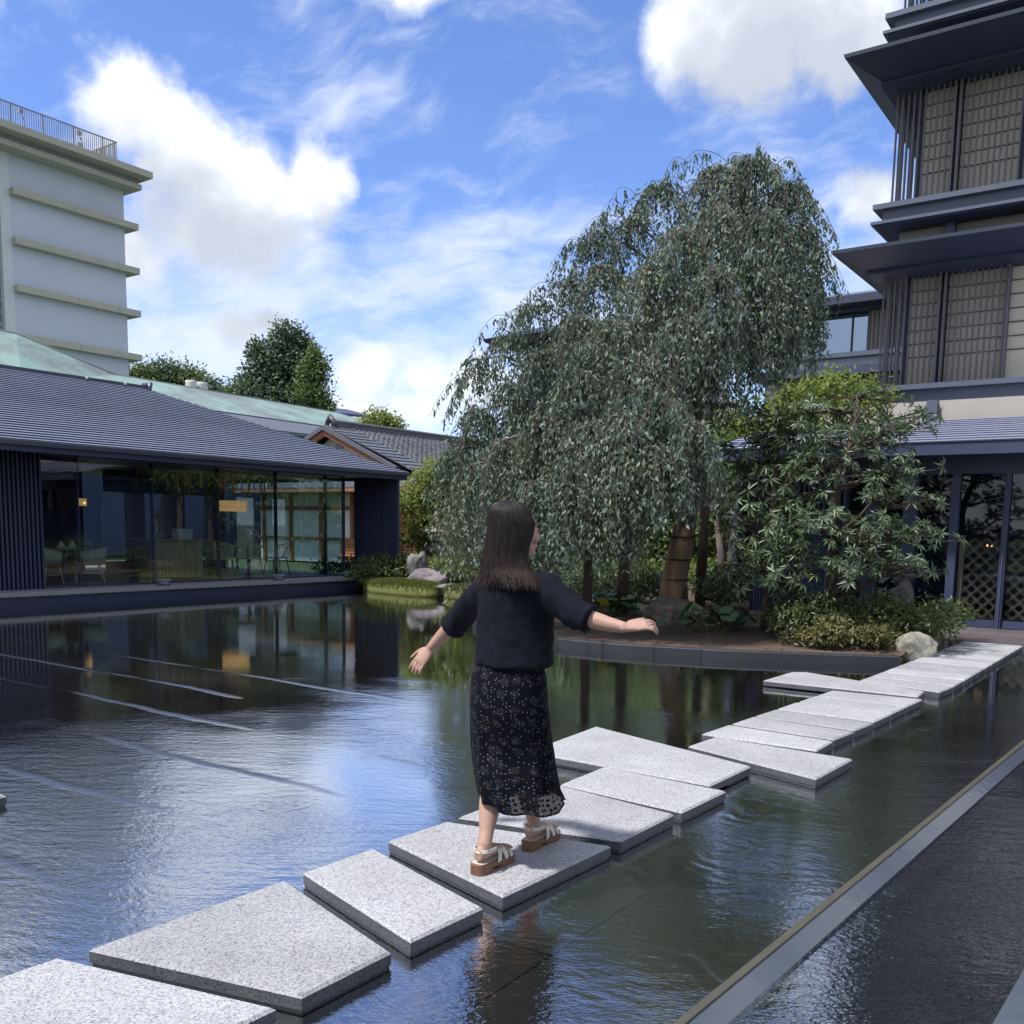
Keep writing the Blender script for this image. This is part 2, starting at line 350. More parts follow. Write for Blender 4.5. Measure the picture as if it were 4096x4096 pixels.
def ground_sheet():
    bm = bmesh.new()
    def loop(pts, z):
        vs_ = [bm.verts.new((p[0], p[1], z)) for p in pts]; return [bm.edges.new((vs_[i], vs_[(i + 1) % len(vs_)])) for i in range(len(vs_))], vs_
    channel = [wl(-9.5, .0), wl(-9.5, 1.2), wl(12.75, 1.2), wl(12.75, .0)]
    hole = [channel[0], channel[1], channel[2], g(15.6, -7)[:2], g(17.9, -7)[:2], g(17.9, 3.3)[:2], g(15.05, 3.3)[:2], (5.95, 12.95)] + POOL[4:]
    e1, v1 = loop([(-900, -900), (900, -900), (900, 900), (-900, 900)], .085); e2, v2 = loop(hole, .085)
    bmesh.ops.triangle_fill(bm, edges=e1 + e2, use_beauty=True)
    lo = [bm.verts.new((v.co.x, v.co.y, -.40)) for v in v2]
    for i in range(len(v2)):
        j = (i + 1) % len(v2); bm.faces.new((v2[i], v2[j], lo[j], lo[i]))
    bmesh.ops.recalc_face_normals(bm, faces=bm.faces)
    for f in bm.faces:
        if abs(f.normal.z) > .9 and f.normal.z < 0: f.normal_flip()
    me = bpy.data.meshes.new('ground'); bm.to_mesh(me); bm.free(); me.materials.append(M_ground)
    return tag(link('ground', me), kind='structure')
ground_sheet()
FLOOR_Z = -.10
def poly_mesh(name, poly, z, m, kind='structure'):
    bm = bmesh.new(); vs_ = [bm.verts.new((p[0], p[1], z)) for p in poly]
    f = bm.faces.new(vs_); f.normal_update()
    if f.normal.z < 0: f.normal_flip()
    bmesh.ops.triangulate(bm, faces=[f])
    me = bpy.data.meshes.new(name); bm.to_mesh(me); bm.free(); me.materials.append(m)
    return tag(link(name, me), kind=kind)
pool_floor = poly_mesh('pool_floor', [wl(-9.5, -.02), wl(13.2, -.02), (4, 26), DK0[:2], DK1[:2], (-22, -6)], FLOOR_Z - .012, M_grout)
def floor_tiles():
    P = .865; near = []; rest = MB()
    sx = P / 2 - .006
    me = MB().box(-sx, sx, -sx, sx, -.02, .01).mesh('floor_tile', M_tile)
    def inside(x, y, poly):
        c = False; n = len(poly)
        for i in range(n):
            a, b = poly[i], poly[i - 1]
            if (a[1] > y) != (b[1] > y) and x < (b[0] - a[0]) * (y - a[1]) / (b[1] - a[1]) + a[0]: c = not c
        return c
    for i in range(-4, 18):
        for j in range(-2, 16):
            u, w = 3.04 + (i + .5) * P, 3.65 + (j + .5) * P - 3 * P
            x, y, _ = g(u, w)
            if y < 1.5 or abs(x) > .62 * y + .6: continue
            if Vector((x, y)).dot(WEIRN) > WEIR0.dot(WEIRN) - .20: continue
            if not inside(x, y, POOL): continue
            near.append((x * x + y * y, x, y))
    near.sort()
    for k, (d, x, y) in enumerate(near):
        if k < 220: link('floor_tile', me, pool_floor, (x, y, FLOOR_Z), (0, 0, RZG))
        else:
            c, s = cos(RZG) * sx, sin(RZG) * sx
            rest.add([(x - c + s, y - s - c, FLOOR_Z + .01), (x + c + s, y + s - c, FLOOR_Z + .01), (x + c - s, y + s + c, FLOOR_Z + .01), (x - c - s, y - s + c, FLOOR_Z + .01)], [(0, 1, 2, 3)])
    if rest.f: tag(rest.build('floor_tile', M_tile, pool_floor), kind='stuff')
floor_tiles()
pool_water = poly_mesh('pool_water', [wl(-9.5, -.005), wl(13.2, -.005), (5.0, 26), DK0[:2], DK1[:2], (-22, -6)], 0.0, M_water)
# weir: a narrow stone lip, the pale wet apron behind it, then the lower channel
structure('weir_lip', MB().prism([wl(-9.5, 0), wl(-9.5, .03), wl(13.2, .03), wl(13.2, 0)], -.4, .006), M_weir)
a0, a1, b0, b1 = wl(-9.5, .03), wl(13.2, .03), wl(-9.5, .11), wl(13.2, .11)
structure('weir_apron', MB().hexa([(*a0, -.4), (*b0, -.4), (*b1, -.4), (*a1, -.4), (*a0, -.004), (*b0, -.030), (*b1, -.030), (*a1, -.004)]), M_spill)
structure('channel_bed', MB().quad((*wl(-9.5, .10), -.25), (*wl(-9.5, 1.2), -.25), (*wl(13.2, 1.2), -.25), (*wl(13.2, .10), -.25)), M_tile)
structure('channel_water', MB().quad((*wl(-9.5, .11), -.045), (*wl(-9.5, .80), -.045), (*wl(13.2, .80), -.045), (*wl(13.2, .11), -.045)), M_water2)
structure('channel_edge', MB().prism([wl(-9.5, .80), wl(-9.5, 1.25), wl(13.2, 1.25), wl(13.2, .80)], -.4, -.02), M_spill)

# kerb of the planted island: curved run of dark stones
def catmull(pts, n):
    P = [Vector(p) for p in pts]; out = []
    for i in range(len(P) - 1):
        a, b, c, d = P[max(i - 1, 0)], P[i], P[i + 1], P[min(i + 2, len(P) - 1)]
        for k in range(n):
            t = k / n
            out.append(.5 * ((2 * b) + (c - a) * t + (2 * a - 5 * b + 4 * c - d) * t * t + (3 * b - a - 3 * c + d) * t ** 3))
    out.append(P[-1]); return out
kc = catmull(KERB[1:], 8)
kerb = structure('island_kerb', MB().ring_loft([[(p.x - .02, p.y + .02, z) for p, z in ((kc[i], -.2), (kc[i] + Vector((.05, .12)), -.2), (kc[i] + Vector((.05, .12)), .10), (kc[i], .10))] for i in range(len(kc))]), M_kerb)
seg = 6
for i in range(0, len(kc) - seg, seg):
    ring = []
    for k in range(seg + 1):
        p = kc[i + k]; q0, q1 = kc[max(i + k - 1, 0)], kc[min(i + k + 1, len(kc) - 1)]
        d = (q1 - q0).normalized(); n = Vector((d.y, -d.x))
        if k == 0: p = p + d * .004
        if k == seg: p = p - d * .004
        ring.append([(p.x, p.y, -.15), (p.x + n.x * .13, p.y + n.y * .13, -.15), (p.x + n.x * .13, p.y + n.y * .13, .12), (p.x + n.x * .012, p.y + n.y * .012, .12), (p.x, p.y, .107)])
    MB().ring_loft(ring).build('kerb_stone', M_kerb, kerb)

def inpoly(x, y, poly):
    c = False
    for i in range(len(poly)):
        a, b = poly[i], poly[i - 1]
        if (a[1] > y) != (b[1] > y) and x < (b[0] - a[0]) * (y - a[1]) / (b[1] - a[1]) + a[0]: c = not c
    return c
SOIL_POLY = [(p[0] + .03, p[1] + .09) for p in KERB[1:]] + [(.2, 20.5), (2, 24), (7, 24), g(17.4, 7.0)[:2], g(17.4, 3.36)[:2], g(15.03, 3.36)[:2], (5.93, 12.99), (5.15, 12.1)]
def soil_z(x, y):
    d = min((Vector((x, y)) - p).length for p in kc)
    d = min(1, d / 3.0)
    return .108 + .20 * d * d * (3 - 2 * d) + .03 * mnoise.noise((x * .9, y * .9, 3)) * min(1, 3 * d) + .012 * mnoise.noise((x * 5, y * 5, 1))
def soil_bed():
    bm = bmesh.new(); vs_ = [bm.verts.new((*p, 0)) for p in SOIL_POLY]; f = bm.faces.new(vs_)
    f.normal_update()
    if f.normal.z < 0: f.normal_flip()
    bmesh.ops.triangulate(bm, faces=[f])
    for x in np.arange(-1, 10.5, .45): bmesh.ops.bisect_plane(bm, geom=bm.verts[:] + bm.edges[:] + bm.faces[:], plane_co=(x, 0, 0), plane_no=(1, 0, 0))
    for y in np.arange(11, 24, .45): bmesh.ops.bisect_plane(bm, geom=bm.verts[:] + bm.edges[:] + bm.faces[:], plane_co=(0, y, 0), plane_no=(0, 1, 0))
    for v in bm.verts: v.co.z = soil_z(v.co.x, v.co.y)
    for f in bm.faces: f.smooth = True
    me = bpy.data.meshes.new('soil_bed'); bm.to_mesh(me); bm.free(); me.materials.append(M_soil)
    return tag(link('soil_bed', me), kind='structure')
soil_bed()

# ------------------------------------------------------------------ stepping stones
STONE_Z = .065
def stone(corners, label, slot=None):
    P = [Vector(c) for c in corners]
    ar = sum(P[i - 1].x * P[i].y - P[i].x * P[i - 1].y for i in range(len(P)))
    if ar < 0: P = P[::-1]
    c = sum(P, Vector((0, 0))) / len(P)
    loc = [(p.x - c.x, p.y - c.y) for p in P]
    t = thing('stepping_stone', label, 'stepping stone', (c.x, c.y, FLOOR_Z), 'granite stepping stones across the pond')
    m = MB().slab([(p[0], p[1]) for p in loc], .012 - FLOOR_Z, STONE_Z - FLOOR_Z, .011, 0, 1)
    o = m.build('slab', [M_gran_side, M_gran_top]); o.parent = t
    ins = [(p[0] * .985, p[1] * .985) for p in loc]
    if slot is None:
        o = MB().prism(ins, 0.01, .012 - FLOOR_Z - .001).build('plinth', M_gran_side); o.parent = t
    else:                                   # two feet with a dark slot between them
        for f0, f1 in slot:
            a, b, cc, d = [Vector(q) for q in ins[:4]]
            q = [a.lerp(b, f0), a.lerp(b, f1), d.lerp(cc, f1), d.lerp(cc, f0)]
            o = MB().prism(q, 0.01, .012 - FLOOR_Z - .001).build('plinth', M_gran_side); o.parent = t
    return t
G2 = lambda *q: [g(*p)[:2] for p in q]
W2 = [
 ([(-1.59, 3.19), (-.735, 2.865), (-1.08, 2.42), (-2.05, 2.60)], 'granite stepping stone cut off by the bottom left corner of the view'),
 ([(-1.51, 3.26), (-.97, 3.96), (-.42, 3.28), (-.67, 2.94)], 'large wedge-shaped granite stone, second behind the woman'),
 ([(-.91, 4.05), (-.65, 4.39), (-.10, 3.70), (-.36, 3.37)], 'narrow granite stone right behind the one the woman stands on'),
 ([(-.59, 4.50), (-.33, 4.82), (.50, 4.48), (-.02, 3.82)], 'granite stone under the feet of the woman'),
 ([(-.27, 4.90), (.24, 5.62), (.90, 5.02), (.56, 4.56)], 'granite stone just ahead of the one the woman stands on'),
 ([(.31, 5.59), (.61, 6.03), (1.29, 5.50), (.95, 5.06)], 'granite stone second ahead of the woman, narrower than its neighbours'),
]
for c, l in W2: stone(c, l)
stone([(.12, 6.42), (.67, 7.30), (1.59, 6.11), (1.22, 5.62)], 'broad granite stone reaching behind the skirt of the woman', slot=((0, .12), (.45, 1)))
stone([(1.28, 6.67), (1.54, 6.99), (2.35, 6.36), (1.93, 5.82)], 'granite stone jutting out to the right of the path towards the weir', slot=((0, 1),))
ords = ['first', 'second', 'third', 'fourth', 'fifth', 'sixth', 'seventh', 'eighth', 'ninth', 'tenth', 'eleventh', 'twelfth']
strips = [[(1.46, 7.09), (1.74, 7.44), (2.40, 6.91), (2.18, 6.60)], [(1.78, 7.49), (2.03, 7.80), (2.68, 7.26), (2.43, 6.97)], [(2.06, 7.84), (2.31, 8.14), (2.97, 7.62), (2.71, 7.32)],
          [(2.34, 8.18), (2.59, 8.50), (3.27, 8.02), (3.00, 7.68)], [(2.63, 8.54), (2.88, 8.86), (3.55, 8.38), (3.29, 8.05)], [(2.91, 8.89), (3.16, 9.20), (3.87, 8.78), (3.57, 8.41)]]
for i, c in enumerate(strips): stone(c, f'{ords[i]} of six narrow granite strips between the right-jutting and left-jutting stones')
stone(G2((9.50, 3.46), (10.28, 3.43), (10.39, 3.30), (9.92, 1.97), (9.54, 1.95)), 'long granite stone jutting out to the left of the far path', slot=((.0, 1),))
far = [G2((10.21, 2.67), (10.56, 2.65), (10.43, 1.80), (9.97, 1.84)), G2((10.60, 2.65), (10.96, 2.64), (10.96, 1.79), (10.47, 1.80))]
for k in range(10):
    u0 = 11.0 + k * .408; far.append(G2((u0, 2.635 - .014 * k), (u0 + .378, 2.63 - .014 * k), (u0 + .378, 1.785 - .006 * k), (u0, 1.79 - .006 * k)))
for i, c in enumerate(far): stone(c, f'{ords[i]} of twelve granite strips leading from the left-jutting stone to the glass doors')
stone([(-2.82, 5.16), (-3.3, 5.42), (-3.75, 4.75), (-3.2, 4.48)], 'granite stone at the left edge of the view, apart from the path')

# stone terrace beyond the channel, right of the view
terrace = structure('terrace', MB().prism([wl(-9.5, 1.26), wl(-9.5, 9), wl(12.2, 9), wl(12.2, 1.26)], -.3, .098), M_grout)
M_paver = pm('terrace_paver', (.22, .22, .225), .7, .2, 2, .2, 70, rand=.15)
for i in range(18):
    for j in range(7):
        q = [wl(-9.4 + i * 1.2, 1.28 + j * 1.1), wl(-9.4 + i * 1.2, 2.37 + j * 1.1), wl(-8.21 + i * 1.2, 2.37 + j * 1.1), wl(-8.21 + i * 1.2, 1.28 + j * 1.1)]
        MB().prism(q, .10, .115).build('paver', M_paver, terrace)
# ------------------------------------------------------------------ building materials
M_dark = pm('dark_bronze_metal', (.044, .054, .110), .45, .15, 2, .05, 60, spec=.5, rand=.10)
M_louver = pm('dark_louver', (.050, .060, .120), .5, .15, 3, .08, 80, rand=.12)
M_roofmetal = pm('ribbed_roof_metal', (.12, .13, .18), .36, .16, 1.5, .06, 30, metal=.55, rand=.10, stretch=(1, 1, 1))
M_rooftop = pm('ribbed_roof_skylit', (.31, .335, .45), .38, .14, 1.5, .06, 30, metal=.3, rand=.08)  # lighter copy of the roof metal, sky sheen put into the colour
M_deck = pm('deck_stone', (.33, .33, .34), .55, .15, 1.5, .15, 60)
M_white = pm('white_plaster', (.62, .64, .66), .8, .06, 1.2, .15, 120)
M_shoji = pm('white_panel', (.72, .72, .70), .55, .04, 2)
M_copper = None
def mat_copper():
    m = bpy.data.materials.new('verdigris_copper'); m.use_nodes = True; T = NT(m.node_tree); b = m.node_tree.nodes['Principled BSDF']
    co = T.new('ShaderNodeTexCoord').outputs['Object']
    a = T.noise(T.vmath('MULTIPLY', co, (1, 1, 1.5)), .35, 5, .65); c = T.noise(T.vmath('MULTIPLY', co, (.6, .6, 4)), 3.0, 4, .65)
    f = T.mapr(T.math('ADD', T.math('MULTIPLY', a, .7), T.math('MULTIPLY', c, .3)), .36, .62)
    T.link(T.mix(f, (.15, .165, .165), (.22, .33, .30)), b.inputs['Base Color']); b.inputs['Roughness'].default_value = .55
    z = T.sep(co)[2]
    bn = T.new('ShaderNodeBump'); bn.inputs['Strength'].default_value = .5; bn.inputs['Distance'].default_value = .02
    T.link(T.math('ADD', T.math('FRACT', T.math('MULTIPLY', z, 9.0)), T.math('MULTIPLY', c, .8)), bn.inputs['Height']); T.link(bn.outputs[0], b.inputs['Normal'])
    return m
M_copper = mat_copper()
def mat_brick_tile(name, col):            # fine mosaic tile of the far tower, too far away to pick apart
    m = bpy.data.materials.new(name); m.use_nodes = True; T = NT(m.node_tree); b = m.node_tree.nodes['Principled BSDF']
    co = T.new('ShaderNodeTexCoord').outputs['Object']
    z = T.math('FRACT', T.math('MULTIPLY', T.sep(co)[2], 4.2))
    ln = T.mapr(z, .80, .92, 0, 1)
    big = T.noise(co, .25, 4, .6); fine = T.noise(co, 5, 3, .7)
    f = T.math('ADD', T.math('MULTIPLY', T.math('SUBTRACT', big, .5), .14), T.math('MULTIPLY', T.math('SUBTRACT', fine, .5), .09))
    f = T.math('SUBTRACT', T.math('ADD', f, 1.0), T.math('MULTIPLY', ln, .05))
    T.link(T.vmath('SCALE', col, scale=f), b.inputs['Base Color']); b.inputs['Roughness'].default_value = .55
    return m
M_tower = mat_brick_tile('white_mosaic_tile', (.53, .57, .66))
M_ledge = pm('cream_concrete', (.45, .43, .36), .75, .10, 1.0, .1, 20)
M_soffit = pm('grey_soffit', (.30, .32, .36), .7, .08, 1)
M_railing = pm('bronze_railing', (.20, .17, .14), .5, .1, 3, metal=.3)
M_cedar = pm('cedar_board', (.36, .145, .075), .6, .25, 3, .2, 40, rand=.18, stretch=(1, 1, 6))
M_timber = pm('timber_post', (.26, .115, .065), .6, .2, 3, .2, 40, stretch=(5, 5, 1), rand=.1)
M_tileroof = pm('grey_roof_tile', (.085, .088, .105), .38, .2, 3, .1, 60, rand=.28, spec=.5)
M_slate = pm('grey_shingle', (.11, .115, .14), .5, .2, 2, .2, 30, rand=.12)
M_concrete = pm('pale_concrete', (.48, .48, .46), .8, .1, 1)
M_brass = pm('warm_lampshade', (.55, .36, .18), .6, .1, 5, emit=(1, .55, .22, .10))
M_lamp = pm('lamp_glow', (.9, .6, .3), .6, .05, 5, emit=(1, .50, .16, .6))
def mat_glass(name, tint, refl=1.0, rough=.012, gcol=(1, 1, 1)):
    m = bpy.data.materials.new(name); m.use_nodes = True; t = m.node_tree; t.nodes.clear(); T = NT(t)
    co = T.new('ShaderNodeTexCoord').outputs['Object']
    bn = T.new('ShaderNodeBump'); bn.inputs['Strength'].default_value = .03; bn.inputs['Distance'].default_value = .05
    T.link(T.noise(co, 1.3, 2, .5), bn.inputs['Height'])
    fr = T.new('ShaderNodeFresnel'); fr.inputs['IOR'].default_value = 1.5; T.link(bn.outputs[0], fr.inputs['Normal'])
    gl = T.new('ShaderNodeBsdfGlossy'); gl.inputs['Roughness'].default_value = rough; gl.inputs['Color'].default_value = (*gcol, 1); T.link(bn.outputs[0], gl.inputs['Normal'])
    tr = T.new('ShaderNodeBsdfTransparent'); tr.inputs['Color'].default_value = (*tint, 1)
    mx = T.new('ShaderNodeMixShader'); front = T.math('SUBTRACT', 1.0, T.new('ShaderNodeNewGeometry').outputs['Backfacing']); T.link(T.math('MULTIPLY', T.math('MULTIPLY', T.math('ADD', fr.outputs[0], .02), 1.7 * refl), front, clamp=True), mx.inputs[0]); T.link(tr.outputs[0], mx.inputs[1]); T.link(gl.outputs[0], mx.inputs[2])
    o = T.new('ShaderNodeOutputMaterial'); T.link(mx.outputs[0], o.inputs[0]); return m
M_glass = mat_glass('pavilion_glass', (.80, .89, .92), 1.25)
M_glass_dark = mat_glass('dark_entrance_glass', (.80, .84, .88), .55)
M_glass_sky = mat_glass('mirror_window_glass', (.10, .13, .16), 5.5, .012, (.62, .78, 1.0))
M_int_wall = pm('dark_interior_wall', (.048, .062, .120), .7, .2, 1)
M_int_floor = pm('interior_floor', (.22, .20, .18), .5, .2, 1)
M_wood = pm('light_wood', (.60, .43, .26), .5, .2, 4, .1, 60, stretch=(1, 1, 5), rand=.1)
M_fabric = pm('beige_fabric', (.66, .58, .45), .9, .1, 6, .2, 200)
M_wicker = pm('pale_spindle_wood', (.72, .60, .42), .55, .15, 6)

# ------------------------------------------------------------------ glass pavilion on the left
def pavilion():
    t = thing('glass_pavilion', 'dark glass-walled pavilion with ribbed hipped metal roof beside the pond', 'pavilion', g(14, 18, .2))
    D = .27
    MB().gbox(-14, 18.62, 17.35, 26, -.35, D - .10).build('platform', M_dark, t)
    MB().gbox(-14, 18.62, 17.34, 26, D - .095, D).build('deck', M_deck, t)
    MB().gbox(-14, 18.66, 17.29, 17.338, D - .075, D + .004).build('deck_nosing', M_deck, t)
    ml = [9.78, 10.57, 12.26, 13.95, 15.65, 17.29, 17.87]
    # facade glass, each pane of its own
    for a, b in zip(ml[:-1], ml[1:]):
        p = MB().gbox(a + .012, b - .012, 18.0, 18.012, D + .02, 2.86).build('pane', M_glass, t)
    for a, b in ((18.03, 19.6), (19.63, 21.2), (21.23, 22.6)):
        MB().gbox(17.862, 17.874, a, b, D + .02, 2.86).build('pane', M_glass, t)
    for u in ml[1:-1]:
        MB().gbox(u - .010, u + .010, 18.014, 18.13, D, 2.86).build('glass_fin', M_dark, t)
    MB().gbox(17.855, 17.915, 17.99, 18.05, D, 2.86).build('corner_post', M_dark, t)
    MB().gbox(9.70, 17.93, 17.985, 18.06, 2.84, 2.93).build('head_rail', M_dark, t)
    MB().gbox(9.70, 17.93, 17.985, 18.03, D, D + .035).build('sill_rail', M_dark, t)
    # louvred wall at the left, slat by slat
    MB().gbox(-13, 9.74, 18.02, 18.10, D, 2.9).build('louver_backing', M_dark, t)
    sl = MB().box(-.019, .019, -.05, .05, 0, 2.63).mesh('louver_slat', M_louver)
    u = 9.76
    while u > 1.5:
        link('louver_slat', sl, t, g(u, 17.96, D), (0, 0, RZG)); u -= .0845
    # louvred wing wall at the right end
    MB().gbox(18.86, 18.93, 17.0, 18.55, .12, 2.80).build('wing_wall', M_dark, t)
    s2 = MB().box(-.022, .022, -.014, .014, 0, 2.66).mesh('wing_slat', M_louver)
    w = 16.97
    while w < 18.55:
        link('wing_slat', s2, t, g(18.835, w, .13), (0, 0, RZG)); w += .052
    # roof: stepped courses of dark metal, hipped at the right
    e0u, e0w, ez, k, rz = 19.15, 16.9, 2.985, 4.66, 4.886
    n = 34
    for i in range(n):
        f0, f1 = i / n, (i + 1) / n
        w0, w1, z0, z1 = e0w + k * f0, e0w + k * f1, ez + (rz - ez) * f0, ez + (rz - ez) * f1
        ur = e0u - k * f0 - .02
        ua = -9.0
        prof = [(w0 + .010, z0 + .002), (w1 + .03, z1 - .012), (w1 + .03, z1 + .004), (w0 + .014, z0 + .040), (w0, z0 + .028)]
        o = MB().ring_loft([[g(ur, a, b) for a, b in prof], [g(ua, a, b) for a, b in prof]]); o.m[4] = 1; o.build('roof_course', [M_rooftop, M_dark], t)  # painted light: sky-lit tops, shaded front lips
    for i in range(n):                       # the hip face, course by course
        f0, f1 = i / n, (i + 1) / n
        u0, u1, z0, z1 = e0u - k * f0, e0u - k * f1, ez + (rz - ez) * f0, ez + (rz - ez) * f1
        wa, wb = e0w + k * f0 + .02, e0w + 2 * k - k * f0
        prof = [(u0, z0), (u1 - .03, z1 - .012), (u1 - .03, z1 + .010), (u0 - .012, z0 + .040), (u0, z0 + .032)]
        MB().ring_loft([[g(a, wa, b) for a, b in prof], [g(a, wb, b) for a, b in prof]]).build('hip_course', M_roofmetal, t)
    MB().add([g(-9, e0w + 2 * k, ez), g(e0u, e0w + 2 * k, ez), g(e0u - k, e0w + k, rz), g(-9, e0w + k, rz)], [(0, 1, 2, 3)]).build('rear_roof', M_roofmetal, t)
    MB().gbox(-9, e0u - k + .05, e0w + k - .10, e0w + k + .10, rz - .03, rz + .075).build('ridge_cap', M_roofmetal, t)
    MB().tube([g(e0u - k + .05, e0w + k - .14, rz - .08), g(e0u - k + .10, e0w + k - .14, rz + .12), g(e0u - k + .10, e0w + k + .14, rz + .12), g(e0u - k + .05, e0w + k + .14, rz - .08)], .06, 8).build('ridge_end', M_roofmetal, t, True)
    for q in (12.9, 13.9): MB().lathe([(.03, 0), (.03, .04), (.012, .06)], g(q, e0w + k - .14, rz + .02), 8).build('ridge_knob', M_concrete, t)
    MB().ring_loft([[g(u_, a, b) for a, b in ((e0w - .03, 2.905), (e0w + .02, 2.905), (e0w + .02, 3.005), (e0w - .03, 2.985))] for u_ in (-9, e0u + .03)]).build('eave_edge', M_roofmetal, t)
    MB().gbox(-9, e0u, e0w + .022, e0w + .13, 2.80, 2.975).build('fascia', M_dark, t)
    MB().gbox(-9, e0u - .01, e0w + .14, 25.8, 2.88, 2.93).build('soffit', M_dark, t)
    MB().gbox(e0u - .1, e0u + .02, e0w + .14, 26.2, 2.80, 2.975).build('end_fascia', M_dark, t)
    # inside
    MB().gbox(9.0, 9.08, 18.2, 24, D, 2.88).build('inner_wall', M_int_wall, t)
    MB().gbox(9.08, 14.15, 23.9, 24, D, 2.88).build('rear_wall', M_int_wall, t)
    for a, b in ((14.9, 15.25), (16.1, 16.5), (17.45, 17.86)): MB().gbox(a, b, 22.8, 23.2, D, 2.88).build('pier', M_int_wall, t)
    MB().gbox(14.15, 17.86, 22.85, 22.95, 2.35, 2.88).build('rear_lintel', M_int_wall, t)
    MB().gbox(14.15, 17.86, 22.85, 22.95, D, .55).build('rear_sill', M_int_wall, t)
    MB().gbox(9.1, 17.8, 18.1, 23.8, D + .002, D + .012).build('floor_boards', M_int_floor, t)
    # ceiling fringe of hanging rods
    rod = MB().box(-.012, .012, -.012, .012, -.42, 0).mesh('ceiling_rod', M_wood)
    rr = random.Random(4)
    for i in range(46):
        link('ceiling_rod', rod, t, g(13.6 + i * .09, 20.6 + rr.uniform(-.5, .5), 2.86), (0, 0, RZG), (1, 1, rr.uniform(.6, 1.3)))
    return t
pavilion()

# ------------------------------------------------------------------ white tower, far left
def white_tower():
    W0 = 62.0
    t = thing('white_tower_block', 'white tiled tower block with cream ledges and a railed roof terrace', 'building', g(36, 66, .15))
    u0, u1 = 32.62, 40.53
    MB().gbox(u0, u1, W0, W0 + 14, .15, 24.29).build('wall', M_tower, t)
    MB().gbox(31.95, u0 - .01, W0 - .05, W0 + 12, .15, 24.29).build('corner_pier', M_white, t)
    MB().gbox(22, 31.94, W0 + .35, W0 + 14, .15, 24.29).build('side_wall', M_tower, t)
    for z in (22.19, 19.22, 16.33, 13.32, 10.35, 7.4):
        o = MB()
        o.gbox(u0 - .05, u1 + .75, W0 - .55, W0 - .002, z - .42, z).gbox(u1 + .002, u1 + .75, W0, W0 + 9, z - .42, z - .01)
        L = o.build('ledge', M_ledge, t)
        for q in (4.0, 6.9):
            MB().gbox(u0 + q, u0 + q + .05, W0 - .556, W0 - .551, z - .42, z - .01).build('joint', M_soffit, L)
    MB().gbox(20, u1 + .65, W0 - 1.2, W0 + 14, 24.30, 24.64).build('lower_cornice', M_ledge, t)
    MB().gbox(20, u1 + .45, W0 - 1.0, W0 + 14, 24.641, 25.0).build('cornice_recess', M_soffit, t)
    MB().gbox(20, u1 + 1.0, W0 - 2.0, W0 + 14, 25.001, 25.42).build('roof_cornice', M_ledge, t)
    # window strip at the left edge
    pane = MB().box(-.02, .02, -1.1, 1.1, 0, 1.2)
    for i in range(22):
        z = 8 + i * .735
        f = MB().gbox(29.2, 31.9, W0 + .30, W0 + .34, z, z + .66).build('window_pane', M_glass_sky, t)
        MB().gbox(29.2, 31.9, W0 + .26, W0 + .345, z + .665, z + .73).build('window_bar', M_white, t)
    for q in (30.55,): MB().gbox(q, q + .09, W0 + .22, W0 + .36, 8, 24.25).build('window_mullion', M_white, t)
    # roof railing
    r = thing('roof_railing', 'thin bronze railing around the roof terrace of the white tower', 'railing', g(36, W0 - 1.2, 25.42))
    zr0, zr1 = 25.45, 26.95
    ue, we = 39.5, W0 - 1.0
    MB().gbox(24, ue, we - .03, we + .03, zr1 - .06, zr1).gbox(ue - .06, ue, we, we + 6, zr1 - .06, zr1 - .002).build('top_rail', M_railing, r)
    MB().gbox(24, ue, we - .02, we + .02, zr0 + .12, zr0 + .16).gbox(ue - .04, ue, we, we + 6, zr0 + .12, zr0 + .158).build('bottom_rail', M_railing, r)
    bar = MB().box(-.016, .016, -.016, .016, .16, 1.46).mesh('baluster', M_railing)
    post = MB().box(-.035, .035, -.035, .035, -.06, 1.46).mesh('post', M_railing)
    n = int((ue - 30.2) / .145)
    for i in range(n): link('post' if i % 14 == 7 else 'baluster', post if i % 14 == 7 else bar, r, g(ue - .03 - i * .145, we, zr0), (0, 0, RZG))
    for i in range(1, 36): link('post' if i % 12 == 0 else 'baluster', post if i % 12 == 0 else bar, r, g(ue - .03, we + i * .16, zr0), (0, 0, RZG))
    for k, (u, w) in enumerate(((33.6, we + .7), (37.5, we + .8), (38.6, we + 2.6))):
        s = thing('terrace_floodlight', ['floodlight on a stand at the left of the tower roof', 'floodlight on a stand near the middle of the tower roof railing', 'floodlight on a stand nearest the corner of the tower roof'][k], 'floodlight', g(u, w, 25.42), 'floodlights on the tower roof')
        MB().tube([g(u, w, 25.43), g(u, w, 26.45), g(u - .22, w, 26.9)], .035, 6).build('stand', M_railing, s)
        MB().gbox(u - .36, u - .10, w - .1, w + .1, 26.83, 27.07).build('lamp_head', M_soffit, s)
        MB().gbox(u - .3, u + .4, w - .2, w + .2, 25.425, 25.50).build('base', M_concrete, s)
white_tower()

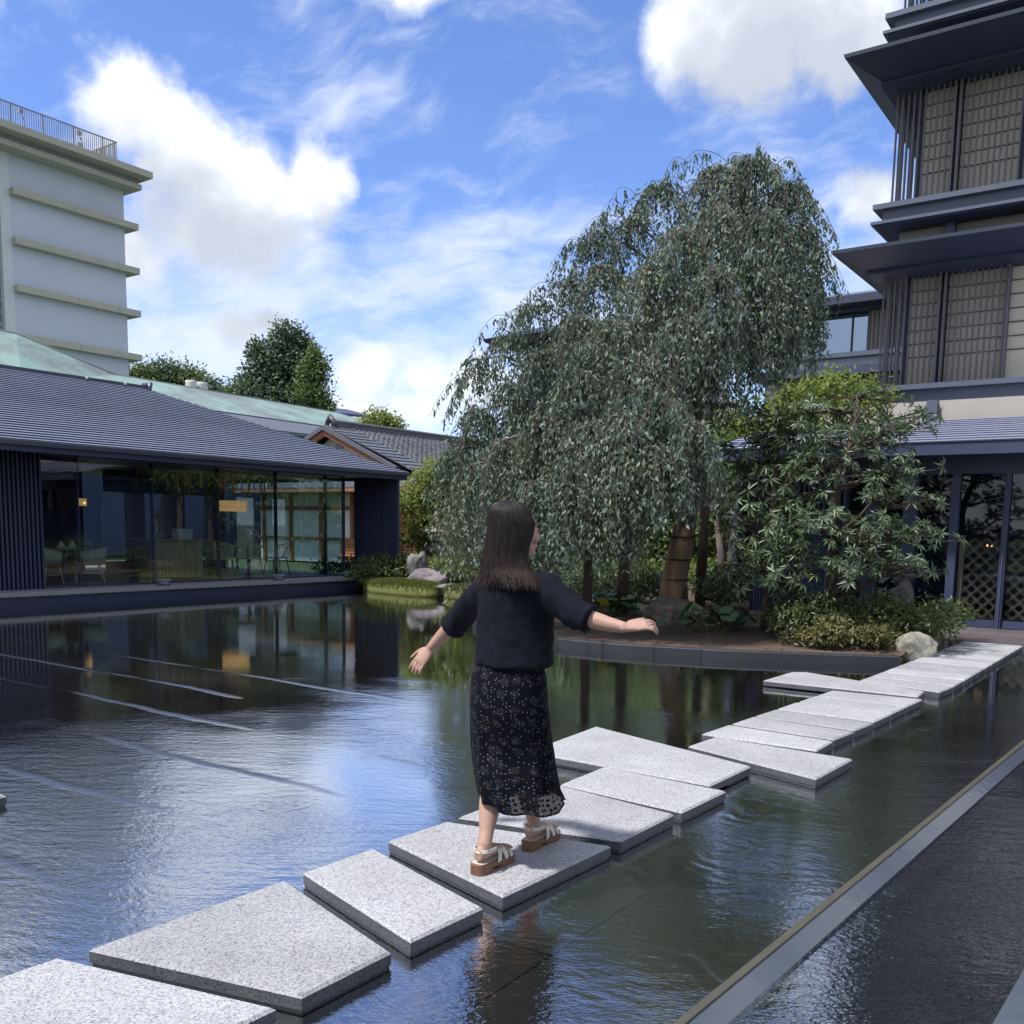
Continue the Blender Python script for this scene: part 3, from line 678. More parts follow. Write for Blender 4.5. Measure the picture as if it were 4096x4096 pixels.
# ------------------------------------------------------------------ copper-roofed hall behind the pavilion
def green_hall():
    K = 1.36
    def g(u, w, z=0.0): q = globals()['g'](u * K, w * K); return (q[0], q[1], 1.6 + (z - 1.6) * K if z > .3 else z)
    class GM(MB):
        def gbox(s, u0, u1, w0, w1, z0, z1, mi=0): return s.hexa([g(u0, w0, z0), g(u1, w0, z0), g(u1, w1, z0), g(u0, w1, z0), g(u0, w0, z1), g(u1, w0, z1), g(u1, w1, z1), g(u0, w1, z1)], mi)
    t = thing('copper_roofed_hall', 'large hall with pale green copper roof behind the pavilion', 'building', g(24, 32, .15))
    # upper part at the left with hipped end, then the lower long part; slope towards the viewer
    R = [(12.0, 34, 8.35), (17.9, 34, 8.05), (21.6, 34, 7.17), (33.2, 34, 6.98), (38.2, 29, 5.2)]
    Bz = 5.75; Ez = 4.83
    top = [g(*p) for p in R]
    brk = [g(8.0, 30, 5.80), g(15.9, 30, 5.80), g(20.0, 30, 5.79), g(33.6, 30, 5.70), g(36.4, 27.8, 4.95)]
    eav = [g(6.0, 26, Ez), g(14, 26, Ez), g(18, 26, Ez), g(33, 26, Ez - .02), g(35.2, 26, Ez - .05)]
    m = GM()
    for i in range(4): m.quad(brk[i], brk[i + 1], top[i + 1], top[i])
    m.build('copper_roof', M_copper, t)
    lo = lambda p, d: (p[0], p[1], p[2] - d)
    m = GM()
    for i in range(4): m.quad(eav[i], eav[i + 1], lo(brk[i + 1], .06), lo(brk[i], .06))
    m.build('lower_roof', M_slate, t)
    m = GM()
    for i in range(4): m.quad(lo(brk[i], .14), lo(brk[i + 1], .14), brk[i + 1], brk[i])
    m.build('roof_step', M_dark, t)
    m = GM()
    for i in range(4): m.quad(lo(eav[i], .16), lo(eav[i + 1], .16), eav[i + 1], eav[i])
    m.build('eave_board', M_copper, t)
    m = GM()
    for i in range(4): m.tube([top[i], top[i + 1]], .05, 6)
    m.build('ridge_roll', M_copper, t)
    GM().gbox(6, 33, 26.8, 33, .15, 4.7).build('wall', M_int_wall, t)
    m = GM()
    far = [g(12, 42, 4.8), g(18, 42, 4.8), g(22, 42, 4.8), g(33.3, 42, 4.8), g(38.3, 42, 4.8)]
    for i in range(4): m.quad(top[i], top[i + 1], far[i + 1], far[i])
    m.build('rear_roof', M_copper, t)
    c = thing('cooling_unit', 'pair of round white cooling units on the green copper roof', 'cooling unit', g(28.4, 38.2, 7.2))
    GM().gbox(27.75, 29.05, 37.8, 38.8, 6.2, 7.75).build('casing', M_concrete, c)
    for q in (28.08, 28.68):
        GM().lathe([(.36, 0), (.38, .06), (.33, .3), (.36, .46), (.30, .46), (.28, .2)], g(q, 38.1, 7.75), 16).build('fan_cowl', M_concrete, c, True)
    f = thing('far_gabled_house', 'small far house with dark flat-pitched roof above the tiled house', 'building', g(44, 40, .15))
    GM().gbox(40, 45.8, 44.3, 48, .15, 8.45).build('wall', M_slate, f)
    GM().add([g(39.4, 43.7, 8.38), g(46.05, 43.7, 8.66), g(46.05, 46, 9.2), g(39.4, 46, 8.95), g(39.4, 48.6, 8.38), g(46.05, 48.6, 8.66), g(39.4, 43.7, 8.22), g(46.05, 43.7, 8.5)], [(0, 1, 2, 3), (3, 2, 5, 4), (6, 7, 1, 0)]).build('roof', M_dark, f)
green_hall()

# ------------------------------------------------------------------ tiled wooden house between pavilion and trees
def tiled_house():
    t = thing('tiled_wooden_house', 'wooden house with grey tiled gable roof, white panels and cedar siding', 'house', g(28, 25, .15))
    U0 = 26.0
    rw, rz = 26.9, 5.30             # ridge
    se, ze = 21.2, 3.02             # eave of the visible slope (towards -w)
    wl_ = 30.2
    # gable wall with vent
    MB().add([g(U0 + .3, 23.3, 3.0), g(U0 + .3, wl_, 3.0), g(U0 + .3, rw, 5.10)], [(0, 1, 2)]).build('gable_wall', M_white, t)
    for k in range(4): MB().gbox(U0 + .27, U0 + .298, 26.45 + k * .13, 26.51 + k * .13, 4.46, 4.66).build('vent_slat', M_soffit, t)
    # barge boards
    for s in (-1, 1):
        a, b = (U0 - .3, rw, 5.12), (U0 - .3, rw + s * 3.7, 5.12 - 1.62)
        MB().hexa([g(b[0], b[1], b[2] - .13), g(b[0] + .12, b[1], b[2] - .13), g(a[0] + .12, a[1], a[2] - .17), g(a[0], a[1], a[2] - .17), g(b[0], b[1], b[2] + .06), g(b[0] + .12, b[1], b[2] + .06), g(a[0] + .12, a[1], a[2] + .03), g(a[0], a[1], a[2] + .03)]).build('barge_board', M_cedar, t)
        MB().hexa([g(b[0] - .1, b[1], b[2] + .065), g(b[0] + .5, b[1], b[2] + .065), g(a[0] + .5, a[1], a[2] + .035), g(a[0] - .1, a[1], a[2] + .035), g(b[0] - .1, b[1], b[2] + .20), g(b[0] + .5, b[1], b[2] + .20), g(a[0] + .5, a[1], a[2] + .20), g(a[0] - .1, a[1], a[2] + .20)]).build('verge_tiles', M_slate, t)
    # main slope: bedding plus tiles in rows
    L = 13.0
    sl = (rz - ze) / (rw - se)
    MB().add([g(U0 - .3, se, ze), g(U0 + L, se, ze), g(U0 + L, rw, rz), g(U0 - .3, rw, rz), g(U0 + L, 32.5, ze), g(U0 - .3, 32.5, ze)], [(0, 1, 2, 3), (3, 2, 4, 5)]).build('roof_bed', M_tileroof, t)
    tw, tl = .285, .262
    n = 9; pr = []
    for i in range(n):
        x = i / (n - 1); pr.append((x * tw * 1.06, .052 * (sin(pi * min(1, x / .42)) if x < .42 else -.35 * sin(pi * (x - .42) / .58))))
    b = MB(); th = math.atan(sl)
    v = []
    for (x, z) in pr: v += [(x, 0, z), (x, tl * 1.14, z), (x, 0, z - .022)]
    f = []
    for i in range(n - 1): f += [(3 * i, 3 * i + 3, 3 * i + 4, 3 * i + 1), (3 * i + 2, 3 * i + 5, 3 * i + 3, 3 * i)]
    tile = b.add(v, f).mesh('roof_tile', M_tileroof, True)
    slope_len = (rw - se) / cos(th); rows = int(slope_len / tl); cnt = 0; rest = MB()
    rest_t = []
    for r in range(rows):
        for c in range(int(9.5 / tw)):
            w = se + r * tl * cos(th); z = ze + r * tl * sin(th) + .03
            u = U0 + 1.05 + c * tw
            p = g(u, w, z)
            rest_t.append((abs(u - 29.5) + .5 * abs(w - 24.6), p))
    rest_t.sort(key=lambda q: q[0])
    rotm = Matrix.Rotation(RZG, 4, 'Z') @ Matrix.Rotation(th, 4, 'X')
    for k, (d, p) in enumerate(rest_t):
        if k < 290: link('roof_tile', tile, t, p, (rotm.to_euler()))
        else:
            M4 = Matrix.Translation(p) @ rotm
            rest.add([M4 @ Vector(q) for q in v], f)
    tag(rest.build('roof_tile', M_tileroof, t, True), kind='stuff')
    for k in range(16):              # verge rows of flat shingles left of the tile field
        a0, a1 = k / 16, (k + 1) / 16
        MB().hexa([g(U0 - .28, se + (rw - se) * a0, ze + (rz - ze) * a0 + .03), g(U0 + 1.02, se + (rw - se) * a0, ze + (rz - ze) * a0 + .03), g(U0 + 1.02, se + (rw - se) * a1 + .04, ze + (rz - ze) * a1 + .02), g(U0 - .28, se + (rw - se) * a1 + .04, ze + (rz - ze) * a1 + .02),
                   g(U0 - .28, se + (rw - se) * a0, ze + (rz - ze) * a0 + .075), g(U0 + 1.02, se + (rw - se) * a0, ze + (rz - ze) * a0 + .075), g(U0 + 1.02, se + (rw - se) * a1 + .04, ze + (rz - ze) * a1 + .045), g(U0 - .28, se + (rw - se) * a1 + .04, ze + (rz - ze) * a1 + .045)]).build('shingle_course', M_slate, t)
    MB().gbox(U0 + .2, U0 + L, rw - .13, rw + .13, rz - .05, rz + .16).build('ridge_base', M_tileroof, t)
    MB().tube([g(U0 + .1, rw, rz + .20), g(U0 + L, rw, rz + .20)], .10, 8).build('ridge_tiles', M_tileroof, t, True)
    MB().tube([g(U0 + .08, rw - .26, rz - .06), g(U0 + .05, rw - .17, rz + .18), g(U0 + .03, rw, rz + .36), g(U0 + .05, rw + .17, rz + .18), g(U0 + .08, rw + .26, rz - .06)], [.07, .10, .13, .10, .07], 8).build('ridge_ornament', M_tileroof, t, True)
    # pent roof in front of the gable, course by course
    for k in range(8):
        a0, a1 = k / 8, (k + 1) / 8
        ua, ub = U0 - 1.25 + 1.55 * a0, U0 - 1.25 + 1.55 * a1 + .03
        za, zb = 2.93 + .62 * a0, 2.93 + .62 * a1
        w0, w1 = 21.3 + .9 * a0, 31.5
        MB().hexa([g(ua, w0, za), g(ub, w0, zb - .02), g(ub, w1, zb - .02), g(ua, w1, za), g(ua, w0, za + .05), g(ub, w0, zb + .01), g(ub, w1, zb + .01), g(ua, w1, za + .05)]).build('pent_course', M_slate, t)
    MB().gbox(U0 - 1.24, U0 + 12, 21.35, 31, 2.80, 2.925).build('eave_soffit', M_timber, t)
    # wall below: posts, rails, panels, siding
    MB().gbox(U0 + .06, U0 + .12, 22.4, 31, .15, 2.8).build('wall', M_white, t)
    for w in (22.45, 24.1, 25.72, 27.4, 29.1, 30.7): MB().gbox(U0 - .07, U0 + .07, w - .07, w + .07, .15, 2.8).build('post', M_timber, t)
    MB().gbox(U0 - .05, U0 + .058, 22.4, 31, 2.16, 2.30).build('rail', M_timber, t)
    MB().gbox(U0 - .06, U0 + .057, 22.4, 31, 1.02, 1.10).build('sill', M_timber, t)
    for w0, w1 in ((22.54, 24.02), (24.18, 25.64), (25.80, 27.32), (27.48, 29.02), (29.18, 30.62)):
        MB().gbox(U0 + .02, U0 + .05, w0, w1, 1.11, 2.15).build('panel', M_shoji, t)
        MB().gbox(U0 + .02, U0 + .05, w0, w1, 2.31, 2.74).build('panel', M_white, t)
    for w0, w1, zt in ((23.0, 26.25, 1.0), (22.4, 23.6, 2.14)):
        z = .2
        while z < zt:
            a = U0 - .12
            MB().hexa([g(a - .03, w0, z), g(a + .02, w0, z), g(a + .02, w1, z), g(a - .03, w1, z), g(a - .005, w0, z + .105), g(a + .02, w0, z + .105), g(a + .02, w1, z + .105), g(a - .005, w1, z + .105)]).build('siding_board', M_cedar, t)
            z += .112
    # right flank of the house
    MB().gbox(U0 + .1, U0 + 12, 22.40, 22.47, .15, 2.8).build('side_wall', M_cedar, t)
    # low gallery towards the right with posts and a railing
    q = thing('garden_gallery', 'low wooden gallery railing behind the stone lantern', 'railing', g(29, 20.5, .2))
    for u in np.arange(25.2, 34, 1.15): MB().gbox(u, u + .09, 20.6, 20.69, .15, 1.0).build('post', M_timber, q)
    MB().gbox(25.1, 34, 20.58, 20.71, .50, .60).build('rail', M_cedar, q)
    MB().gbox(25.1, 34, 20.60, 20.70, 1.0, 1.06).build('rail', M_timber, q)
tiled_house()
# ------------------------------------------------------------------ dark tower with eaves on the right
M_steel = pm('grey_steel_sill', (.10, .115, .165), .42, .1, 1.5, .04, 50, spec=.5)
M_eave = pm('dark_eave_panel', (.044, .053, .098), .5, .12, 1.2, .04, 40)
M_slat = pm('bronze_slat', (.17, .165, .18), .45, .12, 3, .05, 60, rand=.08)
M_blind = pm('beige_blind', (.88, .80, .66), .85, .10, 3, .2, 150, stretch=(1, 1, 8))
M_beige = pm('beige_wall_panel', (.42, .39, .36), .8, .10, 1.5, .1, 60)
M_purple = pm('purple_grey_paving', (.115, .098, .108), .45, .18, 1.2, .12, 60, rand=.15)
M_pale_wall = pm('pale_grey_cladding', (.50, .51, .55), .6, .08, 1.5)
M_lattice = pm('bronze_lattice', (.36, .30, .20), .45, .15, 5, metal=.4)

def right_tower():
    t = thing('eaved_dark_tower', 'dark tower with stacked deep eaves and slatted screens at the right edge', 'building', g(22, 0, .1))
    WR = -7.0                        # runs on to the right, out of view
    def storey(zf, corner, first):   # zf: level of the sill top; corner: w of the screen corner
        # sill: two stacked fascias
        MB().gbox(20.55, 26, WR, corner + .22, zf - .10, zf).build('sill_cap', M_steel, t)
        MB().gbox(20.68, 26, WR, corner + .05, zf - .36, zf - .102).build('sill_fascia', M_steel, t)
        if not first:
            MB().gbox(20.45, 26, WR, corner + .22, zf - .42, zf - .362).build('lower_sill_cap', M_steel, t)
            MB().gbox(20.5, 26, WR, corner + .14, zf - .45, zf - .421).build('sill_soffit', M_eave, t)
        # screen of vertical slats
        zt = zf + 2.42
        s = MB().box(-.022, .022, -.016, .016, 0, zt - zf - .02).mesh('screen_slat', M_slat)
        n = 0; w = corner - .03
        while w > (3.2 if first else 1.2):
            link('screen_slat', s, t, g(21.0, w, zf), (0, 0, RZG)); w -= .1085; n += 1
        for k in range(1, 6): link('screen_slat', s, t, g(21.0 + k * .30, corner - .03, zf), (0, 0, RZG))
        MB().gbox(20.965, 21.045, (3.18 if first else 1.2), corner, zf + .004, zf + .05).build('screen_rail', M_slat, t)
        MB().gbox(20.965, 21.045, (3.18 if first else 1.2), corner, zt - .06, zt - .022).build('screen_rail', M_slat, t)
        if first:
            MB().gbox(20.95, 21.06, 3.14, 3.185, zf, zt).build('screen_frame', M_slat, t)
        for w in (corner - 1.12, corner - 1.22): MB().gbox(20.93, 21.07, w - .022, w + .022, zf, zt).build('screen_post', M_slat, t)
        # blinds behind the screen with battens
        for a, b in ((corner - .50, corner - 1.10), (corner - 1.24, corner - 2.32), (corner - 2.36, corner - 3.6), (corner - 3.64, corner - 6.0)):
            bl = MB().gbox(21.20, 21.22, b, a, zf, zt).build('blind', M_blind, t)
            for k in range(8):
                z = zf + .62 + .262 * k
                if z < zt - .05: MB().gbox(21.17, 21.198, b, a, z, z + .014).build('batten', M_dark, bl)
        for w in (corner - .47, corner - 1.17, corner - 2.34, corner - 3.62): MB().gbox(21.12, 21.30, w - .03, w + .03, zf, zt).build('window_post', M_dark, t)
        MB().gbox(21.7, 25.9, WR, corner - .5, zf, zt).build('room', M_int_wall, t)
        # eave: wedge with thin edge, overhanging front and left side
        ez = zt - .02
        e0u, e1w = 19.4, corner + .62
        o = MB()
        o.hexa([g(e0u + .02, WR, ez + .04), g(26, WR, ez + .04), g(26, e1w - .02, ez + .04), g(e0u + .02, e1w - .02, ez + .04), g(e0u, WR, ez + .10), g(26, WR, ez + .10), g(26, e1w, ez + .10), g(e0u, e1w, ez + .10)])
        o.build('eave_edge', M_steel, t)
        o = MB()                     # sloping soffit down to the screen head
        A = [g(e0u + .03, WR, ez + .036), g(e0u + .03, e1w - .03, ez + .036), g(26, e1w - .03, ez + .036)]
        Bq = [g(20.45, WR, ez - .14), g(20.45, corner + .12, ez - .14), g(26, corner + .12, ez - .14)]
        o.quad(A[0], A[1], Bq[1], Bq[0]); o.quad(A[1], A[2], Bq[2], Bq[1])
        o.build('eave_soffit', M_eave, t)
        MB().gbox(20.40, 26, WR, corner + .17, ez - .20, ez - .142).build('eave_trim', M_eave, t)
        MB().gbox(20.55, 21.6, WR, corner + .03, zt - .10, zt - .05).build('screen_soffit', M_eave, t)
        MB().add([g(e0u, WR, ez + .102), g(e0u, e1w, ez + .102), g(26, e1w, ez + .102), g(26, WR, ez + .102), g(21.1, WR, ez + .50), g(21.1, corner - .9, ez + .50), g(26, corner - .9, ez + .50), g(26, WR, ez + .50)], [(0, 4, 5, 1), (1, 5, 6, 2), (4, 7, 6, 5)]).build('eave_roof', M_roofmetal, t)
        # recessed wall over the eave with short posts
        MB().gbox(21.15, 26, WR, corner - .22, ez + .3, ez + .80).build('recess_wall', M_beige, t)
        for w in (corner - 1.22, corner - 3.6): MB().gbox(20.98, 21.14, w - .09, w + .09, ez + .3, ez + .82).build('recess_post', M_steel, t)
    storey(4.60, 5.52, True); storey(8.20, 5.48, False); storey(11.80, 5.46, False)
    # ground floor: pent roof course by course
    n = 11
    for i in range(n):
        a0, a1 = i / n, (i + 1) / n
        u0, u1 = 16.6 + 3.7 * a0, 16.6 + 3.7 * a1 + .04
        z0, z1 = 3.08 + .76 * a0, 3.08 + .76 * a1
        o = MB().hexa([g(u0, WR, z0), g(u1, WR, z1 - .03), g(u1, 7.4, z1 - .03), g(u0, 7.4, z0), g(u0, WR, z0 + .020), g(u1, WR, z1 + .008), g(u1, 7.4, z1 + .008), g(u0, 7.4, z0 + .020)], 1)
        o.m[5] = 0; o.build('roof_course', [M_dark, M_rooftop], t)  # front lips get the dark metal as painted shade, tops the skylit one
    MB().gbox(16.62, 16.72, WR, 7.38, 2.88, 3.075).build('fascia', M_dark, t)
    MB().gbox(16.74, 20, WR, 7.3, 2.92, 2.97).build('soffit', M_dark, t)
    MB().gbox(20.6, 26, WR, 7.2, 3.6, 4.25).build('recess_wall', M_beige, t)
    for w in (4.30, 1.9): MB().gbox(20.44, 20.6, w - .1, w + .1, 3.7, 4.25).build('recess_post', M_steel, t)
    MB().gbox(17.46, 17.62, WR, 5.9, 2.62, 2.92).build('door_head', M_dark, t)
    # left part of the ground floor: louvres and piers
    MB().gbox(17.55, 17.7, 5.0, 6.6, .1, 2.9).build('louver_backing', M_int_wall, t)
    s = MB().box(-.05, .05, -.018, .018, 0, 2.8).mesh('louver_slat', M_louver)
    w = 5.02
    while w < 6.6:
        link('louver_slat', s, t, g(17.48, w, .1), (0, 0, RZG)); w += .092
    MB().gbox(17.45, 17.75, 4.42, 4.66, .1, 2.9).build('pier', M_dark, t)
    MB().gbox(17.45, 17.70, 3.80, 4.02, .1, 2.9).build('pier', M_dark, t)
    for a, b in ((4.03, 4.41), (4.67, 4.99)): MB().gbox(17.58, 17.592, a, b, .1, 2.9).build('side_glass', M_glass_dark, t)
    MB().gbox(17.44, 17.60, 3.13, 3.26, .07, 2.62).build('door_jamb', M_dark, t)
    MB().gbox(17.44, 17.62, 2.37, 2.46, .07, 2.62).build('door_mullion', M_dark, t)
    MB().gbox(17.40, 17.44, 2.405, 2.415, .07, 2.62).build('mullion_glint', M_steel, t)
    for w in (1.45, .5, -.45, -1.4, -3.2, -5.0): MB().gbox(17.46, 17.60, w - .05, w + .04, .07, 2.62).build('door_mullion', M_dark, t)
    for a, b in ((3.27, 3.79), (2.47, 3.12), (1.5, 2.36), (.55, 1.39), (-.40, .44), (-1.35, -.51), (-3.15, -1.46), (-4.95, -3.26)):
        MB().gbox(17.53, 17.545, a, b, .20, 2.62).build('door_glass', M_glass_dark, t)
        MB().gbox(17.50, 17.58, a, b, .075, .195).build('bottom_rail', M_dark, t)
    # lattice of diagonal double bars behind the glass
    def lattice(w0, w1, z0, z1):
        step = .19
        for sgn in (-1, 1):
            k = -30
            while k < 40:
                for off in (-.018, .018):
                    c = w0 + k * step + off
                    # line: w = c + sgn*(z - z0)
                    za, zb = z0, z1
                    if sgn > 0: lo_, hi_ = max(z0, z0 + w0 - c), min(z1, z0 + w1 - c)
                    else: lo_, hi_ = max(z0, z0 + c - w1), min(z1, z0 + c - w0)
                    if hi_ - lo_ > .02:
                        p0, p1 = (c + sgn * (lo_ - z0)), (c + sgn * (hi_ - z0)); d = .006
                        u = 17.64 + (.008 if sgn > 0 else -.008)
                        MB().hexa([g(u, p0 - d, lo_), g(u + .012, p0 - d, lo_), g(u + .012, p0 + d, lo_), g(u, p0 + d, lo_), g(u, p1 - d, hi_), g(u + .012, p1 - d, hi_), g(u + .012, p1 + d, hi_), g(u, p1 + d, hi_)]).build('lattice_bar', M_lattice, t)
                k += 1
    lattice(2.50, 3.02, .22, 1.55); lattice(1.85, 2.34, .22, 1.55)
    MB().gbox(17.60, 17.68, 3.03, 3.10, .2, 1.6).build('lattice_stile', M_lattice, t)
    MB().gbox(17.9, 25.9, WR, 7.2, .02, .06).build('hall_floor', M_int_floor, t)
    MB().gbox(23.5, 23.6, WR, 7.2, .06, 3.5).build('hall_rear_wall', M_int_wall, t)
    MB().gbox(17.7, 23.5, 7.1, 7.2, .06, 3.0).build('hall_side_wall', M_int_wall, t)
    MB().gbox(17.7, 25.9, WR, 7.2, 2.98, 3.05).build('hall_ceiling', M_int_wall, t)
    l = thing('hall_lamp', 'tiny glowing lamp behind the lattice of the glass doors', 'lamp', g(19.6, 3.0, 1.4))
    for q in (0, .13): MB().lathe([(.005, -.025), (.022, 0), (.005, .025)], g(19.6, 2.98 - q * .6, 1.42 - q * .05), 8).build('bulb', M_lamp, l, True)
    MB().tube([g(19.6, 2.92, .06), g(19.6, 2.92, 1.38)], .012, 6).build('stem', M_dark, l)
    return t
right_tower()

def entrance_paving():
    st = structure('entrance_platform', MB().gbox(15.12, 17.9, -7, 3.29, -.4, .045), M_purple)
    u = 15.13; r = 0
    while u < 17.4:
        w = -2.0 + (r % 2) * .42
        while w < 3.2:
            MB().gbox(u + .003, u + .577, w + .003, min(3.28, w + .85), .046, .066).build('paving_tile', M_purple, st); w += .856
        u += .58; r += 1
entrance_paving()

# ------------------------------------------------------------------ second building seen between the cherry and the tower
def rear_building():
    t = thing('grey_rear_building', 'grey building with mirror windows behind the weeping tree', 'building', g(34, 2, .15))
    U0 = 33.0; W0 = -6.0
    MB().gbox(U0 + .3, 44, W0, 12.6, .15, 7.1).build('wall', M_pale_wall, t)
    MB().gbox(U0 + .35, 44, W0, 11.9, 7.1, 9.3).build('upper_wall', M_dark, t)
    for a, b in ((9.15, 9.61), (9.67, 11.0), (11.06, 11.85)): MB().gbox(U0 + .25, U0 + .28, a, b, 7.60, 8.86).build('window_pane', M_glass_sky, t)
    for w in (9.12, 9.64, 11.03): MB().gbox(U0 + .20, U0 + .30, w - .025, w + .025, 7.55, 8.9).build('window_mullion', M_dark, t)
    MB().gbox(U0 - .25, U0 + .3, W0, 12.2, 7.42, 7.57).build('sill', M_steel, t)
    MB().gbox(U0 - .05, U0 + .3, W0, 12.4, 7.10, 7.415).build('band', M_pale_wall, t)
    MB().gbox(U0 - .5, U0 + .3, W0, 12.8, 6.82, 7.09).build('lower_eave', M_dark, t)
    MB().gbox(U0 - .2, U0 + .4, W0, 12.0, 8.9, 9.12).build('head', M_dark, t)
    MB().gbox(U0 - .9, 45, W0, 12.5, 9.0, 9.25).build('eave', M_eave, t)
    for i in range(6):
        a0 = i / 6; o = MB().hexa([g(U0 - .85 + a0 * 3.2, W0, 9.26 + a0 * .75), g(U0 - .85 + a0 * 3.2 + .6, W0, 9.36 + a0 * .75), g(U0 - .85 + a0 * 3.2 + .6, 12.4 - a0, 9.36 + a0 * .75), g(U0 - .85 + a0 * 3.2, 12.4 - a0, 9.26 + a0 * .75), g(U0 - .85 + a0 * 3.2, W0, 9.32 + a0 * .75), g(U0 - .85 + a0 * 3.2 + .6, W0, 9.42 + a0 * .75), g(U0 - .85 + a0 * 3.2 + .6, 12.4 - a0, 9.42 + a0 * .75), g(U0 - .85 + a0 * 3.2, 12.4 - a0, 9.32 + a0 * .75)]); o.build('roof_course', M_rooftop, t)
    sl = MB().box(-.03, .03, -.03, .03, 0, 1.3).mesh('screen_slat', M_slat)
    w = 9.05
    while w > 5.0: link('screen_slat', sl, t, g(U0 + .1, w, 7.58), (0, 0, RZG)); w -= .13
    MB().gbox(U0 + .16, U0 + .2, 5, 9.08, 7.58, 8.9).build('blind', M_blind, t)
    s2 = MB().box(-.03, .03, -.035, .035, 0, 6.4).mesh('louver_slat', M_slat)
    w = 12.0
    while w > 5: link('louver_slat', s2, t, g(U0 + .1, w, .2), (0, 0, RZG)); w -= .2
    # far eave tip of another roof poking out left of the weeping tree
    f = thing('far_eave_tower', 'dark eave tip of a far tower poking out left of the weeping tree', 'building', g(45, 25, .15))
    MB().gbox(41.5, 50, 21.5, 28.4, .15, 11.0).build('wall', M_dark, f)
    MB().add([g(39.9, 20.5, 11.15), g(39.9, 30.2, 11.15), g(51, 30.2, 11.15), g(51, 20.5, 11.15), g(42, 22, 11.9), g(42, 28, 11.9), g(50, 28, 11.9), g(50, 22, 11.9), g(40, 20.6, 10.98), g(40, 30.1, 10.98), g(51, 30.1, 10.98), g(51, 20.6, 10.98)],
             [(0, 4, 5, 1), (1, 5, 6, 2), (4, 7, 6, 5), (0, 1, 9, 8), (1, 2, 10, 9), (8, 9, 10, 11)]).build('eave', M_eave, f)
    # dark slat fence across the planting bed
    fz = .22
    a, b = Vector((3.95, 15.6)), Vector((5.6, 17.2))
    e = thing('slat_fence', 'dark vertical slat fence behind the long-leaved tree', 'fence', (4.8, 16.4, fz))
    d = (b - a); nn = 30; ang = atan2(d.y, d.x)
    s3 = MB().box(-.022, .022, -.035, .035, 0, 1.75).mesh('fence_slat', M_louver)
    for i in range(nn): link('fence_slat', s3, e, (*(a + d * (i / (nn - 1))), fz), (0, 0, ang))
    for z in (.45, 1.5):
        p, q = a - d.normalized() * .05, b + d.normalized() * .05; nv = Vector((-d.y, d.x)).normalized() * .04
        MB().hexa([(*(p + nv * 1.1), fz + z), (*(q + nv * 1.1), fz + z), (*(q + nv * 2), fz + z), (*(p + nv * 2), fz + z), (*(p + nv * 1.1), fz + z + .06), (*(q + nv * 1.1), fz + z + .06), (*(q + nv * 2), fz + z + .06), (*(p + nv * 2), fz + z + .06)]).build('fence_rail', M_dark, e)
rear_building()

# ------------------------------------------------------------------ foliage
def mat_leaf(name, stops, rough=.42, transl=.30, spec=.45):
    m = bpy.data.materials.new(name); m.use_nodes = True; t = m.node_tree; T = NT(t); b = t.nodes['Principled BSDF']; out = t.nodes['Material Output']
    at_ = T.new('ShaderNodeAttribute'); at_.attribute_name = 'tint'
    col = T.ramp(at_.outputs['Fac'], stops)
    T.link(col, b.inputs['Base Color']); b.inputs['Roughness'].default_value = rough; b.inputs['Specular IOR Level'].default_value = spec
    tr = T.new('ShaderNodeBsdfTranslucent'); T.link(T.mix(.5, col, (.12, .20, .02), blend='ADD'), tr.inputs['Color'])
    mx = T.new('ShaderNodeMixShader'); mx.inputs[0].default_value = transl
    T.link(b.outputs[0], mx.inputs[1]); T.link(tr.outputs[0], mx.inputs[2]); T.link(mx.outputs[0], out.inputs['Surface'])
    return m
ML_cherry = mat_leaf('cherry_leaf', [(0, (.055, .090, .066)), (.45, (.104, .150, .115)), (.94, (.200, .245, .190)), (.985, (.20, .22, .11)), (1, (.36, .28, .05))], .58, .22, .45)
ML_dark = mat_leaf('dark_leaf', [(0, (.030, .052, .024)), (.6, (.052, .082, .036)), (1, (.085, .12, .045))], .4, .2)
ML_daph = mat_leaf('whorled_leaf', [(0, (.050, .085, .050)), (.6, (.086, .128, .074)), (1, (.14, .18, .10))], .40, .25, .5)
ML_long = mat_leaf('pointed_leaf', [(0, (.052, .092, .048)), (.6, (.085, .130, .064)), (.93, (.11, .155, .065)), (1, (.24, .29, .07))], .36, .2, .55)
ML_lime = mat_leaf('lime_leaf', [(0, (.09, .12, .025)), (.5, (.15, .19, .04)), (1, (.25, .27, .06))], .5, .45)
ML_mid = mat_leaf('mid_green_leaf', [(0, (.055, .09, .03)), (.5, (.09, .135, .042)), (1, (.14, .18, .055))], .45, .32)
ML_azalea = mat_leaf('azalea_leaf', [(0, (.05, .075, .03)), (.6, (.095, .125, .048)), (1, (.17, .19, .07))], .42, .25)
ML_rust = mat_leaf('rusty_azalea_leaf', [(0, (.07, .07, .03)), (.6, (.13, .12, .045)), (1, (.20, .16, .06))], .5, .25)
ML_far = mat_leaf('far_leaf', [(0, (.035, .062, .042)), (.6, (.060, .092, .058)), (1, (.09, .125, .07))], .5, .2)
ML_grass = mat_leaf('grass_blade', [(0, (.08, .11, .02)), (.5, (.14, .17, .035)), (1, (.22, .22, .06))], .6, .35)
M_bark = pm('bark', (.085, .062, .048), .9, .35, 8, .8, 40, stretch=(3, 3, .7))
M_bark_grey = pm('grey_bark', (.16, .135, .12), .9, .3, 8, .6, 50)
M_twig = pm('twig_bark', (.095, .075, .065), .85, .25, 10)
M_straw = pm('straw_wrap', (.21, .14, .085), .9, .25, 6, .8, 30, stretch=(7, 7, .5))
M_rope = pm('black_rope', (.02, .018, .016), .9, .2, 30)

